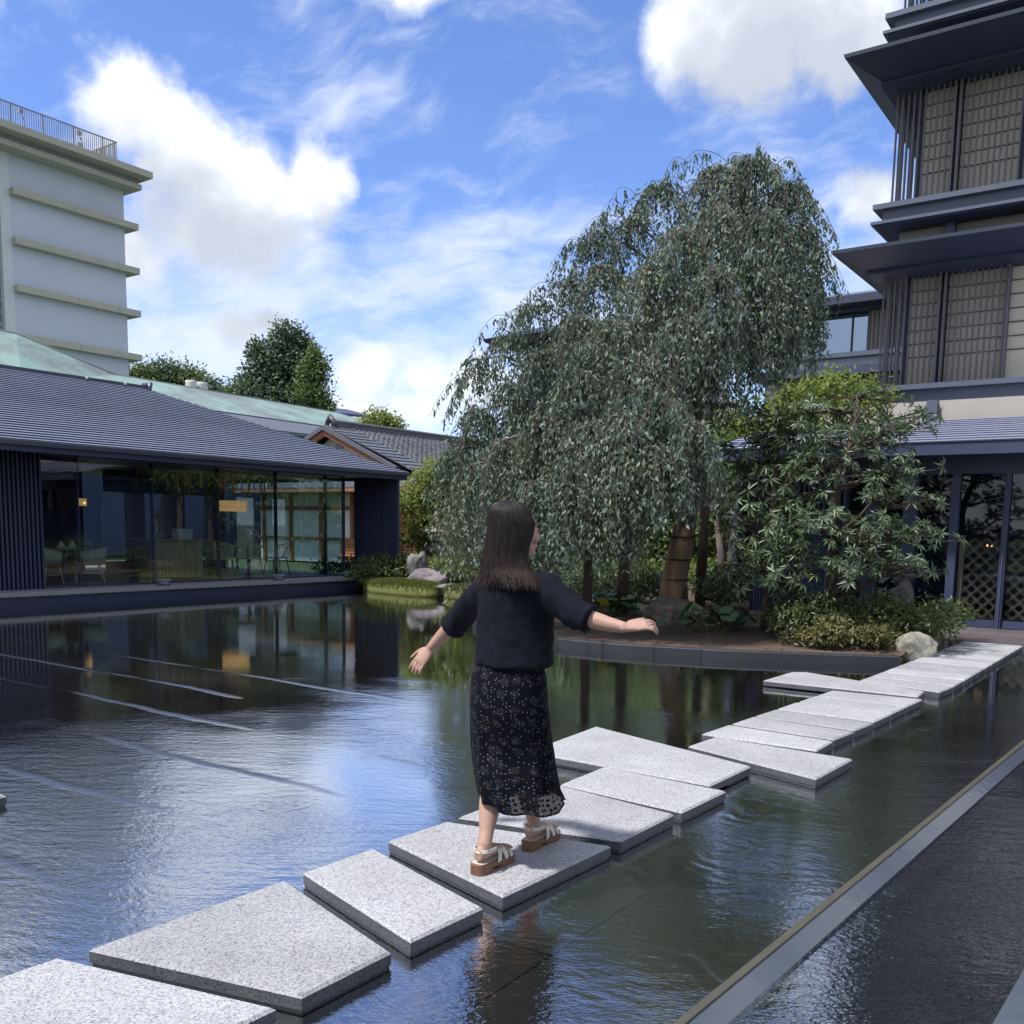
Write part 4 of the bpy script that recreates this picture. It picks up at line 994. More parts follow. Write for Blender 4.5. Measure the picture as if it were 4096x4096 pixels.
_T = np.array([[0, 0, 0], [-.5, .42, .07], [0, 1.0, -.10], [.5, .42, .07], [0, .45, -.05]])
_F = np.array([[0, 4, 1], [0, 3, 4], [1, 4, 2], [4, 3, 2]])
def leaves(name, pos, dirs, nrm, ln, wd, m, parent, seed=0, tint=None, kind=None):
    pos = np.asarray(pos, float); N = len(pos); d = np.asarray(dirs, float); d /= np.linalg.norm(d, axis=1, keepdims=True) + 1e-9
    n = np.asarray(nrm, float); n = n - (n * d).sum(1, keepdims=True) * d; n /= np.linalg.norm(n, axis=1, keepdims=True) + 1e-9
    s = np.cross(d, n); ln = np.broadcast_to(ln, (N,)); wd = np.broadcast_to(wd, (N,))
    v = pos[:, None, :] + s[:, None, :] * (_T[None, :, 0:1] * wd[:, None, None]) + d[:, None, :] * (_T[None, :, 1:2] * ln[:, None, None]) + n[:, None, :] * (_T[None, :, 2:3] * ln[:, None, None])
    f = (_F[None] + 5 * np.arange(N)[:, None, None]).reshape(-1)
    me = bpy.data.meshes.new(name); me.vertices.add(N * 5); me.vertices.foreach_set('co', v.reshape(-1))
    me.loops.add(N * 12); me.loops.foreach_set('vertex_index', f.astype(np.int32))
    me.polygons.add(N * 4); me.polygons.foreach_set('loop_start', np.arange(0, N * 12, 3, dtype=np.int32)); me.polygons.foreach_set('loop_total', np.full(N * 4, 3, np.int32))
    me.update(calc_edges=True)
    rg = np.random.default_rng(seed + 11); tt = rg.random(N) if tint is None else np.clip(tint, 0, 1)
    a = me.attributes.new('tint', 'FLOAT', 'POINT'); a.data.foreach_set('value', np.repeat(tt, 5).astype(np.float32))
    me.materials.append(m); me.validate()
    o = link(name, me, parent)
    if kind: tag(o, kind=kind)
    return o
def rdir(rg, n):
    v = rg.normal(size=(n, 3)); return v / np.linalg.norm(v, axis=1, keepdims=True)
def cloud(blobs, dens, size, rg, droop=.35, shell=.55):
    """leaves through the outer part of each blob: (centre, rx, ry, rz)"""
    P, D, N = [], [], []
    for c, rx, ry, rz in blobs:
        n = int(dens * (rx * ry + ry * rz + rx * rz))
        q = rdir(rg, n); r = (1 - shell * rg.random(n) ** 1.5)[:, None] * (1 + .18 * rg.normal(size=(n, 1)))
        P.append(np.array(c) + q * r * np.array([rx, ry, rz]))
        dd = q * .6 + rdir(rg, n) * .8; dd[:, 2] -= droop; D.append(dd)
        nn = q + rdir(rg, n) * .6; nn[:, 2] += .7; N.append(nn)
    P = np.concatenate(P); D = np.concatenate(D); N = np.concatenate(N)
    return P, D, N
def limb(m, a, b, r0, r1, rg, sag=.0, n=6):
    a, b = Vector(a), Vector(b); pts = []; L = (b - a).length
    for i in range(n + 1):
        t = i / n; p = a.lerp(b, t); p.z += sag * L * sin(pi * t)
        p += Vector(rg.normal(size=3)) * (.035 * L * sin(pi * t)); pts.append(p)
    m.tube(pts, [r0 + (r1 - r0) * (i / n) ** .8 for i in range(n + 1)], 7); return pts

def blob_tree(name, label, base, trunk_top, blobs, m, size, dens, seed, r=.08, group=None, cat='tree', bark=None, aspect=.5, droop=.35, shell=.55):
    rg = np.random.default_rng(seed)
    t = thing(name, label, cat, base, group)
    tm = MB(); limb(tm, base, trunk_top, r, r * .6, rg)
    tr = tm.build('trunk', bark or M_bark, t, True)
    bm_ = MB()
    for c, rx, ry, rz in blobs: limb(bm_, Vector(base).lerp(Vector(trunk_top), .55 + .45 * rg.random()), c, r * .5, r * .12, rg, .05, 5)
    bm_.build('branches', bark or M_bark, t, True)
    P, D, N = cloud(blobs, dens, size, rg, droop, shell)
    ln = size * (.75 + .5 * rg.random(len(P)))
    leaves('crown', P, D, N, ln, ln * aspect, m, t, seed)
    return t

# ---- weeping cherry
def weeping_cherry():
    rg = np.random.default_rng(5)
    base = Vector((2.60, 15.1, soil_z(2.6, 15.1) + .02))
    t = thing('weeping_cherry_tree', 'large weeping cherry with hanging leafy branches and straw-wrapped trunk', 'tree', base)
    tp = [base, at(2700, 2300, 15.1), at(2735, 2150, 15.1), at(2760, 1900, 15.1), at(2772, 1650, 15.1), at(2780, 1400, 15.1), at(2790, 1180, 15.1), at(2820, 980, 15.1), at(2880, 800, 15.1)]
    MB().tube(tp, [.22, .19, .175, .16, .145, .12, .10, .07, .03], 12).build('trunk', M_bark, t, True)
    w = MB().tube([at(2690, 2400, 15.1), at(2700, 2300, 15.1), at(2722, 2200, 15.1), at(2738, 2110, 15.1)], [.225, .205, .195, .178], 14, False)
    w.build('straw_wrap', M_straw, t, True)
    for (x, y, r) in ((2694, 2398, .235), (2702, 2318, .212), (2716, 2238, .205), (2731, 2148, .192)):
        c = at(x, y, 15.1); MB().tube([c + Vector((r * cos(k), r * sin(k), 0)) for k in np.linspace(0, 2 * pi, 15)], .013, 6).build('rope', M_rope, t)
    ap = [  # apex of each cascade: pixel, distance, spread, drop, strands
     (3010, 655, 15.0, .95, 1.25, 44), (2860, 690, 15.5, .85, 1.1, 34), (2640, 755, 15.6, .75, .9, 26), (3160, 745, 15.0, .75, 1.5, 38), (3205, 900, 14.8, .58, 1.6, 40), (3060, 860, 14.0, .8, 1.3, 40),
     (2860, 850, 14.3, .8, 1.2, 38), (2720, 930, 14.2, .8, 1.2, 36), (2540, 890, 15.2, .75, 1.0, 28), (2400, 930, 15.6, .62, .8, 18), (2600, 1080, 14.0, .8, 1.2, 36), (2850, 1080, 13.6, .8, 1.3, 38),
     (3080, 1080, 13.8, .75, 1.4, 40), (3220, 1100, 14.6, .48, 1.35, 30), (2420, 1080, 14.8, .75, 1.0, 30), (2270, 1130, 15.4, .7, .9, 24), (2110, 1230, 15.5, .6, .7, 14), (2020, 1370, 15.6, .6, .8, 18),
     (1905, 1440, 15.8, .45, .75, 7), (2300, 1280, 14.4, .8, 1.1, 32), (2450, 1300, 13.7, .85, 1.2, 38), (2170, 1420, 14.4, .8, 1.2, 34), (2040, 1540, 14.4, .75, 1.4, 34), (1915, 1640, 14.6, .65, 1.6, 30),
     (1805, 1800, 14.8, .42, 1.75, 20), (2320, 1500, 13.5, .85, 1.5, 40), (2560, 1440, 13.2, .9, 1.4, 42), (2740, 1290, 13.3, .8, 1.2, 36), (2930, 1270, 13.7, .75, 1.3, 36), (3090, 1230, 14.2, .55, .95, 34),
     (3180, 1240, 15.2, .5, .85, 30), (2650, 1620, 12.5, .85, 1.35, 50), (2770, 1700, 12.3, .60, 1.05, 40), (2520, 1660, 12.5, .8, 1.6, 44), (2360, 1700, 12.9, .8, 1.7, 44), (2180, 1680, 13.3, .8, 1.9, 42),
     (2010, 1760, 13.7, .75, 1.9, 38), (1880, 1860, 14.1, .55, 1.8, 26), (2460, 1830, 12.6, .7, 1.25, 40), (2640, 1800, 12.1, .6, .95, 40), (2280, 1860, 12.7, .7, 1.4, 40), (2130, 1930, 13.1, .65, 1.5, 34),
     (2820, 1420, 14.2, .7, 1.1, 30), (2980, 1330, 15.4, .6, .8, 26), (1990, 2050, 13.6, .5, .8, 22), (2480, 2040, 12.6, .45, .75, 22),
     (2960, 760, 16.2, 1.0, 1.3, 34), (2700, 1200, 16.0, 1.0, 1.3, 34), (2350, 1400, 16.0, 1.0, 1.4, 36), (3050, 1050, 16.2, .8, 1.1, 30), (2100, 1650, 15.6, .9, 1.6, 34), (2500, 1650, 15.6, 1.0, 1.2, 36), (2250, 1600, 15.0, 1.0, 1.8, 40)]
    P, D, N, TT = [], [], [], []; tw = MB(); lm = MB()
    for (x, y, Y, R, drop, ns) in ap:
        A = np.array(at(x, y, Y)); tone = .02 + .46 * rg.random() + (.10 if Y < 14.5 else -.05)
        # limb from the trunk
        hz = min(max(A[2] - .9 - .4 * rg.random(), 2.2), 6.2)
        k = 0
        while k < len(tp) - 2 and tp[k + 1].z < hz: k += 1
        s0 = tp[k].lerp(tp[k + 1], max(0, min(1, (hz - tp[k].z) / max(.01, tp[k + 1].z - tp[k].z))))
        limb(lm, s0, A, .045, .014, rg, .10, 7)
        for s in range(int(ns * 1.5)):
            ph = rg.random() * 2 * pi; r = .80 * R * sqrt(.03 + rg.random()); L = drop * (.55 + .6 * rg.random()); rise = .16 * R * rg.random()
            nseg = 7; tt = np.linspace(0, 1, nseg)
            hor = r * (1 - (1 - tt) ** 1.8); z = rise * np.sin(np.minimum(tt * 2.4, 1) * pi) - L * tt ** 1.7
            wob = rg.normal(size=2) * .05
            pts = A[None] + np.stack([hor * cos(ph) + wob[0] * tt, hor * sin(ph) + wob[1] * tt, z], 1)
            tw.tube(pts.tolist(), np.linspace(.0065, .0022, nseg).tolist(), 3, False)
            seg = np.linalg.norm(np.diff(pts, axis=0), axis=1); cum = np.concatenate([[0], np.cumsum(seg)]); tot = cum[-1]
            n = int(tot / .036); q = np.sort(rg.random(n) * tot * .93 + tot * .07)
            i = np.clip(np.searchsorted(cum, q) - 1, 0, nseg - 2); fr = (q - cum[i]) / seg[i]
            pp = pts[i] + (pts[i + 1] - pts[i]) * fr[:, None]; tg = (pts[i + 1] - pts[i]) / seg[i][:, None]
            pp = pp + rg.normal(size=(n, 3)) * np.array([.05, .05, .035])
            dd = tg * .35 + rdir(rg, n) * .70; dd[:, 2] -= .55
            nn = rdir(rg, n) * 1.0 + np.array([cos(ph), sin(ph), .6]) * .35
            P.append(pp); D.append(dd); N.append(nn); TT.append(np.clip(rg.random(n) * .5 + .10 * rg.normal() + tone, 0, .97))
    # long arching shoots that break the outline, leaves hanging from them
    shoots = [(1880, 1450, 15.6, -1, 5), (1800, 1560, 15.2, -1, 3), (1960, 1330, 15.6, -1, 5), (2090, 1180, 15.5, -1, 5), (2250, 1010, 15.5, -1, 5), (2390, 880, 15.5, -1, 5), (2560, 740, 15.5, -1, 5), (2720, 680, 15.4, -1, 4), (2900, 640, 15.2, -.4, 5), (3040, 630, 15, .3, 5), (3180, 720, 15, .8, 5), (3270, 860, 14.8, 1, 4), (3310, 1020, 14.8, 1, 4), (1780, 1760, 14.6, -1, 4), (2700, 1600, 12.2, .3, 4), (2450, 1560, 12.6, -.6, 4), (2300, 1330, 13.6, -.8, 5), (2650, 1020, 13.8, -.4, 5), (3000, 980, 13.6, .4, 5), (2850, 1240, 13.2, .2, 4)]
    for (x, y, Y, sg, ns) in shoots:
        A = np.array(at(x, y, Y))
        for s in range(ns):
            L = .55 + .65 * rg.random(); up_ = .05 + .13 * rg.random(); az_ = rg.normal() * .5; dx = sg * (.6 + .5 * rg.random()) if abs(sg) > .2 else rg.normal() * .8
            A0 = A - np.array([dx * L * .7, 0, .12]) + rg.normal(size=3) * .12
            tt = np.linspace(0, 1, 9); pts = A0[None] + np.stack([dx * L * tt, az_ * L * tt, up_ * np.sin(tt ** .8 * pi) * 1.1 - .75 * L * np.maximum(0, tt - .45) ** 1.6 * 2.2], 1)
            tw.tube(pts.tolist(), np.linspace(.0055, .002, 9).tolist(), 4, False)
            for q in range(int(L / .045)):
                u_ = .25 + .75 * rg.random(); i = min(int(u_ * 8), 7); b_ = pts[i] + (pts[i + 1] - pts[i]) * (u_ * 8 - i); n = rg.integers(2, 6)
                P.append(b_[None] + np.cumsum(np.stack([rg.normal(size=n) * .012, rg.normal(size=n) * .012, -.035 * np.ones(n)], 1), 0)); dd = rdir(rg, n) * .5; dd[:, 2] -= .9
                D.append(dd); N.append(rdir(rg, n)); TT.append(np.clip(.2 + .6 * rg.random(n), 0, .97))
    lm.build('limbs', M_bark_grey, t, True)
    tw.build('twigs', M_twig, t)
    P = np.concatenate(P); D = np.concatenate(D); N = np.concatenate(N); TT = np.concatenate(TT)
    TT[rg.random(len(TT)) < .0012] = 1.0
    ln = .052 + .056 * rg.random(len(P))
    leaves('crown', P, D, N, ln, ln * (.30 + .16 * rg.random(len(P))), ML_cherry, t, 5, TT)
    # props holding the boughs
    for k, (x, y, Y, w, top) in enumerate(((2800, 2380, 16.2, .085, 3.4), (2490, 2400, 14.9, .09, 2.6), (2345, 2425, 14.0, .07, 2.1))):
        b = at(x, y, Y); b.z = soil_z(b.x, b.y) - .05
        o = MB().tube([b, b + Vector((.02, .0, top * .5)), b + Vector((.03, .02, top))], [w * 1.1, w, w * .85], 10)
        q = thing('bough_prop', ['dark round post standing right of the wrapped cherry trunk', 'dark round post left of the wrapped trunk under the hanging branches', 'low dark post at the left end of the island, beside the raised hand'][k], 'post', b, 'wooden props under the cherry boughs')
        o.build('post', M_bark, q, True)
        MB().tube([b + Vector((-.5, 0, top)), b + Vector((.5, .05, top + .03))], .045, 8).build('cross_pole', M_bark, q, True)
    return len(P)
n_cherry = weeping_cherry()

# ---- whorled-leaf tree and its neighbour
def whorl_tree(name, label, base, pads, m, seed, lnr, cnt, nl, droop, trunk_pts, r, spread=(.34, .30, .10), aspect=.26):
    rg = np.random.default_rng(seed)
    t = thing(name, label, 'tree', base)
    tm = MB(); tm.tube(trunk_pts, np.linspace(r, r * .45, len(trunk_pts)).tolist(), 9); tm.build('trunk', M_bark, t, True)
    br = MB(); P, D, N, TT = [], [], [], []
    tv = [Vector(p) for p in trunk_pts]
    for (x, y, Y) in pads:
        c = at(x, y, Y)
        s = min(tv, key=lambda q: (q - c).length + (1.2 if q.z > c.z else 0)); pts = limb(br, s, c, r * .36, .012, rg, -.06, 5)
        for k in range(cnt):
            o = np.array(c) + rg.normal(size=3) * np.array(spread)
            br.tube([pts[-2], Vector(o) - Vector((0, 0, .03)), Vector(o)], [.008, .006, .005], 4, False)
            n = rg.integers(nl - 2, nl + 3); a = np.arange(n) * 2.399 + rg.random() * 6; e = rg.normal(.10 - droop, .32, n)
            ax = np.array([o[0] - base[0], o[1] - base[1] - .5, 0.]); ax /= np.linalg.norm(ax) + .3; ax = ax * .75 + np.array([0, 0, .62]) + rg.normal(size=3) * .28; ax /= np.linalg.norm(ax)
            e1 = np.cross(ax, [.3, .2, 1.]); e1 /= np.linalg.norm(e1); e2 = np.cross(ax, e1)
            d = e1[None] * (np.cos(a) * np.cos(e))[:, None] + e2[None] * (np.sin(a) * np.cos(e))[:, None] + ax[None] * np.sin(e)[:, None]; d[:, 2] -= .12 + droop * .5
            P.append(np.repeat(o[None], n, 0) + d * .012); D.append(d); N.append(np.tile(ax, (n, 1)) + rg.normal(size=(n, 3)) * .2)
            TT.append(np.clip(rg.random(n) * .6 + .2 + .15 * rg.normal(), 0, .99))
    br.build('branches', M_bark, t, True)
    P, D, N, TT = map(np.concatenate, (P, D, N, TT)); ln = lnr * (.7 + .5 * rg.random(len(P)))
    leaves('crown', P, D, N, ln, ln * aspect, m, t, seed, TT)
pads = [(3430, 1580, 13.3), (3340, 1640, 13.2), (3540, 1650, 13.0), (3270, 1730, 13.2), (3450, 1730, 12.8), (3590, 1700, 12.7), (3640, 1760, 12.5), (3380, 1810, 12.7), (3630, 1860, 12.4), (3700, 1880, 12.4), 
        (3600, 1960, 12.4), (3660, 1980, 12.4), (3300, 1900, 12.8), (3360, 2060, 12.5), (3270, 2100, 12.6), (3430, 2120, 12.4), (3560, 2150, 12.3), (3650, 2150, 12.2), (3720, 2140, 12.2), (3480, 2230, 12.4), (3580, 2250, 12.2), (3660, 2270, 12.2), (3320, 2250, 12.5), (3400, 2290, 12.4), (3210, 1640, 13.6), (3560, 2080, 12.4), (3650, 1700, 12.6)]
pads = [(x - (70 if x > 3580 else 0), y, Y) for x, y, Y in pads]
b0 = Vector((4.30, 13.0, soil_z(4.3, 13.0)))
whorl_tree('whorled_leaf_tree', 'evergreen tree with whorls of narrow leaves beside the glass entrance', b0, pads, ML_daph, 21, .12, 13, 12, .10,
           [b0, at(3330, 2380, 13.0), at(3330, 2150, 12.9), at(3345, 1950, 12.9), at(3400, 1800, 12.8), at(3430, 1640, 13.0)], .10, (.25, .26, .08), .25)
pads2 = [(3010, 1980, 14.2), (3100, 1900, 14.3), (3180, 1850, 14.2), (3050, 2080, 14.0), (3150, 2040, 14.0), (3220, 1990, 14.0), (3000, 2180, 13.9), (3110, 2160, 13.8), (3190, 2190, 13.7), (2960, 2070, 14.3), (3070, 2260, 13.7), (3210, 2270, 13.6), (3240, 2110, 13.8),
         (3090, 1810, 14.6), (3000, 1850, 14.6), (3180, 1740, 14.6), (2930, 1950, 14.6), (3250, 1820, 14.2), (3130, 2300, 13.6), (3040, 1740, 15.0), (3120, 1670, 15.0), (3000, 2290, 13.8)]
pads2 = [(x, y, Y - .7) for x, y, Y in pads2]
b1 = Vector((3.55, 13.3, soil_z(3.55, 13.3)))
whorl_tree('pointed_leaf_tree', 'dense evergreen with drooping pointed leaves in front of the slat fence', b1, pads2, ML_long, 22, .14, 20, 8, .35,
           [b1, at(3075, 2350, 13.3), at(3085, 2200, 13.3), at(3095, 2000, 13.4), at(3110, 1800, 13.8), at(3115, 1700, 14.2)], .06, (.26, .28, .13), .26)

# ---- background and mid-ground trees
def px(x, y, Y, rx, ry, rz): return (at(x, y, Y), rx, ry, rz)
def gb(x, Y, z=.15): p = at(x, 2111, Y); return (p.x, p.y, z)
blob_tree('lime_maple_tree', 'bright yellow-green maple by the tiled house', gb(1700, 27), at(1700, 2050, 27), [px(1690, 1950, 27, .6, .6, .5), px(1650, 2010, 26.5, .45, .5, .35), px(1760, 1900, 27.5, .7, .7, .5), px(1700, 2100, 26.5, .55, .6, .4), px(1800, 2000, 27, .7, .7, .5), px(1660, 2150, 26.5, .4, .4, .25), px(1790, 2120, 26.5, .6, .6, .35), px(1850, 1920, 27.5, .7, .7, .5)], ML_lime, .15, 620, 31, .06)
blob_tree('garden_maple_tree', 'mid-green garden tree behind the lantern and hanging branches', gb(1900, 30), at(1900, 2000, 30), [px(1880, 1950, 30, 1.0, .9, .7), px(1960, 2050, 29, 1.0, .9, .6), px(1860, 2110, 29, .7, .7, .4), px(2020, 1930, 30, 1.0, 1, .7), px(2040, 2120, 29, .9, .8, .5)], ML_mid, .17, 420, 32, .07)
blob_tree('tall_evergreen_tree', 'tall dark evergreen rising behind the green copper roof', gb(1140, 78), at(1140, 1450, 78), [px(1150, 1370, 78, 1.6, 1.6, 1.7), px(1120, 1440, 78, 2.2, 2, 1.5), px(1200, 1470, 78, 2.2, 2, 1.4), px(1060, 1500, 78, 1.9, 1.8, 1.3), px(1140, 1540, 78, 3.2, 2.2, 1.5), px(1030, 1410, 78, .9, .9, 1.0), px(1080, 1600, 77, 2.4, 2, 1.2), px(1215, 1400, 78, 1.0, 1, 1.1), px(1160, 1620, 77, 2.6, 2, 1.2), px(1010, 1570, 77, 1.6, 1.4, .9)], ML_far, .34, 240, 33, .3, droop=-.2, shell=.8)
blob_tree('slim_evergreen_tree', 'lighter slim evergreen at the right of the tall dark one', gb(1255, 74), at(1255, 1550, 74), [px(1260, 1430, 74, .7, .7, 1.0), px(1240, 1500, 74, 1.1, 1, 1.0), px(1275, 1490, 74, .8, .8, .9), px(1250, 1570, 74, 1.5, 1.2, .9), px(1290, 1620, 74, 1.0, 1, .7)], ML_mid, .30, 260, 34, .2, droop=-.2, shell=.8)
for k, (x, y, Y, s, lab) in enumerate(((560, 1500, 86, 1.6, 'rounded tree right beside the white tower'), (660, 1495, 88, 1.9, 'second rounded tree from the white tower'), (760, 1520, 88, 1.9, 'third rounded tree from the white tower, left of the cooling units'), (850, 1550, 86, 1.2, 'low tree top just right of the cooling units'), (985, 1560, 80, 1.6, 'low tree at the left foot of the tall dark evergreen'))):
    blob_tree('rooftop_line_tree', lab, gb(x, Y), at(x, y + 60, Y), [px(x, y, Y, s, s, s * .75), px(x - 45, y + 35, Y, s * .8, s, s * .6), px(x + 40, y + 30, Y, s * .8, s, s * .6), px(x + 10, y + 70, Y, s * 1.2, s, s * .7)], ML_far if k % 2 else ML_mid, .32, 240, 40 + k, .2, group='trees above the copper roof', shell=.8)
blob_tree('pale_green_tree', 'light green tree top between far roof and tiled house', gb(1530, 62), at(1530, 1730, 62), [px(1510, 1680, 62, 1.1, 1, .8), px(1560, 1695, 62, .9, .9, .7), px(1480, 1710, 62, .9, .9, .6), px(1540, 1740, 62, 1.4, 1.2, .8)], ML_lime, .26, 280, 46, .15, shell=.8)
blob_tree('yellow_green_maple', 'yellow-green maple behind the whorled-leaf tree', gb(3300, 19), at(3300, 1800, 19), [px(3260, 1560, 19, .7, .7, .35), px(3380, 1550, 19, .7, .7, .35), px(3190, 1610, 19, .6, .6, .35), px(3470, 1590, 18.5, .55, .6, .3), px(3300, 1660, 19, .9, .8, .4), px(3150, 1700, 19.5, .6, .6, .4)], ML_lime, .12, 500, 47, .06)
for k, (x, y, Y, s, m_, lab) in enumerate(((2930, 1800, 24, 1.0, ML_lime, 'sunlit tree seen between the cherry and the pointed-leaf tree'), (2960, 2000, 23, .9, ML_mid, 'mid-green tree low behind the gap right of the cherry'), (2620, 2120, 26, 1.3, ML_mid, 'green tree behind the wrapped cherry trunk'), (2350, 2120, 27, 1.4, ML_dark, 'dark tree behind the left half of the cherry'), (2150, 2150, 29, 1.2, ML_mid, 'green tree behind the head of the woman'), (3250, 2150, 25, 1.3, ML_mid, 'green tree behind the slat fence'), (2820, 2020, 30, 1.6, ML_dark, 'dark tree right of the cherry trunk, far back'))):
    blob_tree('garden_tree', lab, gb(x, Y), at(x, y + 80, Y), [px(x, y, Y, s, s, s * .7), px(x - 90, y + 60, Y, s * .8, s, s * .5), px(x + 90, y + 50, Y, s * .8, s, s * .5), px(x, y + 120, Y, s, s, s * .5), px(x - 60, y - 110, Y, s * .7, s, s * .6), px(x + 70, y - 120, Y, s * .7, s, s * .6)], m_, .17, 330, 50 + k, .09, group='trees in the back garden')
# tall background planting that closes the view under the cherry boughs
for k, (u, w) in enumerate(((27.5, 16.0), (30.0, 13.0), (31.0, 10.0), (29.5, 18.5))):
    c = Vector(g(u, w, 3.0)); rg_ = np.random.default_rng(70 + k)
    blob_tree('boundary_tree', ['tall boundary tree far behind the stone lantern', 'tall boundary tree far behind the cherry trunk', 'tall boundary tree far behind the slat fence', 'tall boundary tree beside the tiled house gallery'][k], (c.x, c.y, .15), (c.x, c.y, 3), [((c.x + rg_.normal() * 1.3, c.y + rg_.normal() * .8, 1.4 + 3.6 * rg_.random()), 1.4, 1.2, .95) for _ in range(11)], ML_mid if k % 2 else ML_dark, .22, 170, 80 + k, .14, group='trees in the back garden')

# ---- shrubs
def shrub(name, label, x, y, Y, w, h, m, seed, size=.075, group=None, dens=900, z=None, aspect=.42, depth=None):
    rg = np.random.default_rng(seed); c = at(x, y, Y); z0 = (soil_z(c.x, c.y) if z is None else z)
    t = thing(name, label, 'shrub', (c.x, c.y, z0), group)
    st = MB(); bl = []
    for i in range(7):
        o = Vector((rg.normal() * w * .33, rg.normal() * (depth or w) * .28, h * (.35 + .35 * rg.random())))
        bl.append((Vector((c.x, c.y, z0)) + o, w * .36, (depth or w) * .36, h * .36))
        st.tube([(c.x + rg.normal() * .03, c.y + rg.normal() * .03, z0 - .02), (c.x + o.x * .5, c.y + o.y * .5, z0 + o.z * .6), bl[-1][0]], [.010, .008, .004], 5, False)
    st.build('stems', M_twig, t)
    P, D, N = cloud(bl, dens, size, rg, .0, .6); k = P[:, 2] > z0 + .02; P, D, N = P[k], D[k], N[k]
    ln = size * (.7 + .6 * rg.random(len(P))); leaves('foliage', P, D, N, ln, ln * aspect, m, t, seed)
az = [(3200, 2500, 12.9, .75, .55, ML_azalea, 'dark green azalea at the left end of the clump by the path'), (3330, 2470, 13.1, .8, .60, ML_dark, 'tallest dark azalea in the middle of the clump by the path'), (3520, 2480, 12.6, .85, .62, ML_azalea, 'pale green azalea above the flat-topped rock'), (3400, 2560, 12.3, .65, .42, ML_rust, 'rust-tinged azalea low at the front of the clump'), (3230, 2590, 12.1, .45, .28, ML_rust, 'small yellow-green azalea at the front left of the clump'),
      (3640, 2540, 12.9, .7, .45, ML_mid, 'broad-leaved shrub at the right end by the entrance paving'), (3480, 2600, 12.0, .5, .32, ML_rust, 'thin rusty shrub directly behind the flat-topped rock'), (3740, 2560, 13.6, .7, .38, ML_azalea, 'low shrub spreading over the edge of the entrance paving')]
for k, (x, y, Y, w, h, m_, lab) in enumerate(az): shrub('azalea_shrub', lab, x, y, Y, w, h, m_, 100 + k, .07, 'azaleas beside the path', 1500)
ls = [(1545, 2290, 24.6, 1.3, .75, ML_azalea, 'green shrub in front of the louvred pavilion wing wall'), (1480, 2330, 24.0, .8, .45, ML_mid, 'low shrub at the corner of the pavilion deck'), (1620, 2280, 25.2, 1.2, .8, ML_mid, 'shrub just left of the upright pointed rock'), (1800, 2270, 25.0, 1.4, .75, ML_lime, 'bright grassy shrub right of the boulder'), (1900, 2260, 25.5, 1.4, .7, ML_lime, 'bright shrub left of the shoulder of the woman'), (1420, 2290, 26.5, .9, .6, ML_dark, 'dark shrub seen past the glass corner of the pavilion'), (1720, 2240, 27, 1.6, .7, ML_mid, 'shrub below the stone lantern')]
for k, (x, y, Y, w, h, m_, lab) in enumerate(ls): shrub('shore_shrub', lab, x, y, Y, w, h, m_, 120 + k, .11, 'shrubs on the far shore', 700, .15)
bs = [(2420, 2380, 16.8, 1.1, .6, ML_dark, 'dark shrub left of the cherry trunk'), (2560, 2370, 17.2, 1.2, .65, ML_dark, 'dark shrub right behind the cherry trunk'), (2880, 2390, 16.2, 1.2, .7, ML_dark, 'dark shrub between the cherry trunk and the fence'), (2960, 2380, 17.5, 1.1, .75, ML_azalea, 'green shrub at the left end of the slat fence'), (2480, 2260, 24, 2.0, .8, ML_mid, 'sunlit shrub on the lawn left of the cherry trunk'), (2650, 2270, 25, 1.8, .7, ML_lime, 'bright shrub on the lawn right of the cherry trunk'), (2900, 2270, 24, 2.0, .9, ML_lime, 'bright shrub behind the pale tree stems'), (2350, 2280, 23, 1.4, .7, ML_azalea, 'shrub behind the hanging branches by the raised hand'), (2140, 2300, 22, 1.6, .9, ML_dark, 'dark shrub behind the right shoulder of the woman'), (2250, 2330, 19.5, 1.2, .6, ML_dark, 'dark shrub at the left rim of the island'), (3060, 2280, 23, 1.8, .9, ML_mid, 'shrub seen through the slat fence')]
for k, (x, y, Y, w, h, m_, lab) in enumerate(bs): shrub('island_shrub', lab, x, y, Y, w, h, m_, 140 + k, .085, 'shrubs under and behind the cherry', 700, None if Y < 20 else .15)
# ------------------------------------------------------------------ rocks, lantern, moss and small plants
def mat_rock(name, a, b):
    m = bpy.data.materials.new(name); m.use_nodes = True; T = NT(m.node_tree); bs = m.node_tree.nodes['Principled BSDF']
    co = T.new('ShaderNodeTexCoord').outputs['Object']
    f = T.math('ADD', T.math('MULTIPLY', T.noise(co, 3.5, 6, .7, .4), .7), T.math('MULTIPLY', T.noise(co, 26, 4, .7), .3))
    T.link(T.mix(T.mapr(f, .36, .64), a, b), bs.inputs['Base Color']); bs.inputs['Roughness'].default_value = .85
    bn = T.new('ShaderNodeBump'); bn.inputs['Strength'].default_value = .8; bn.inputs['Distance'].default_value = .03
    T.link(T.noise(co, 14, 6, .7), bn.inputs['Height']); T.link(bn.outputs[0], bs.inputs['Normal']); return m
MR_grey = mat_rock('grey_rock', (.13, .125, .125), (.33, .32, .30))
MR_purple = mat_rock('purple_rock', (.12, .10, .115), (.26, .22, .23))
MR_slate = mat_rock('layered_rock', (.06, .06, .062), (.24, .23, .22))
MR_brown = mat_rock('brown_rock', (.07, .052, .045), (.22, .18, .16))
MR_warm = mat_rock('warm_rock', (.15, .14, .115), (.36, .34, .29))
M_lantern = mat_rock('lantern_stone', (.16, .15, .14), (.36, .34, .31))
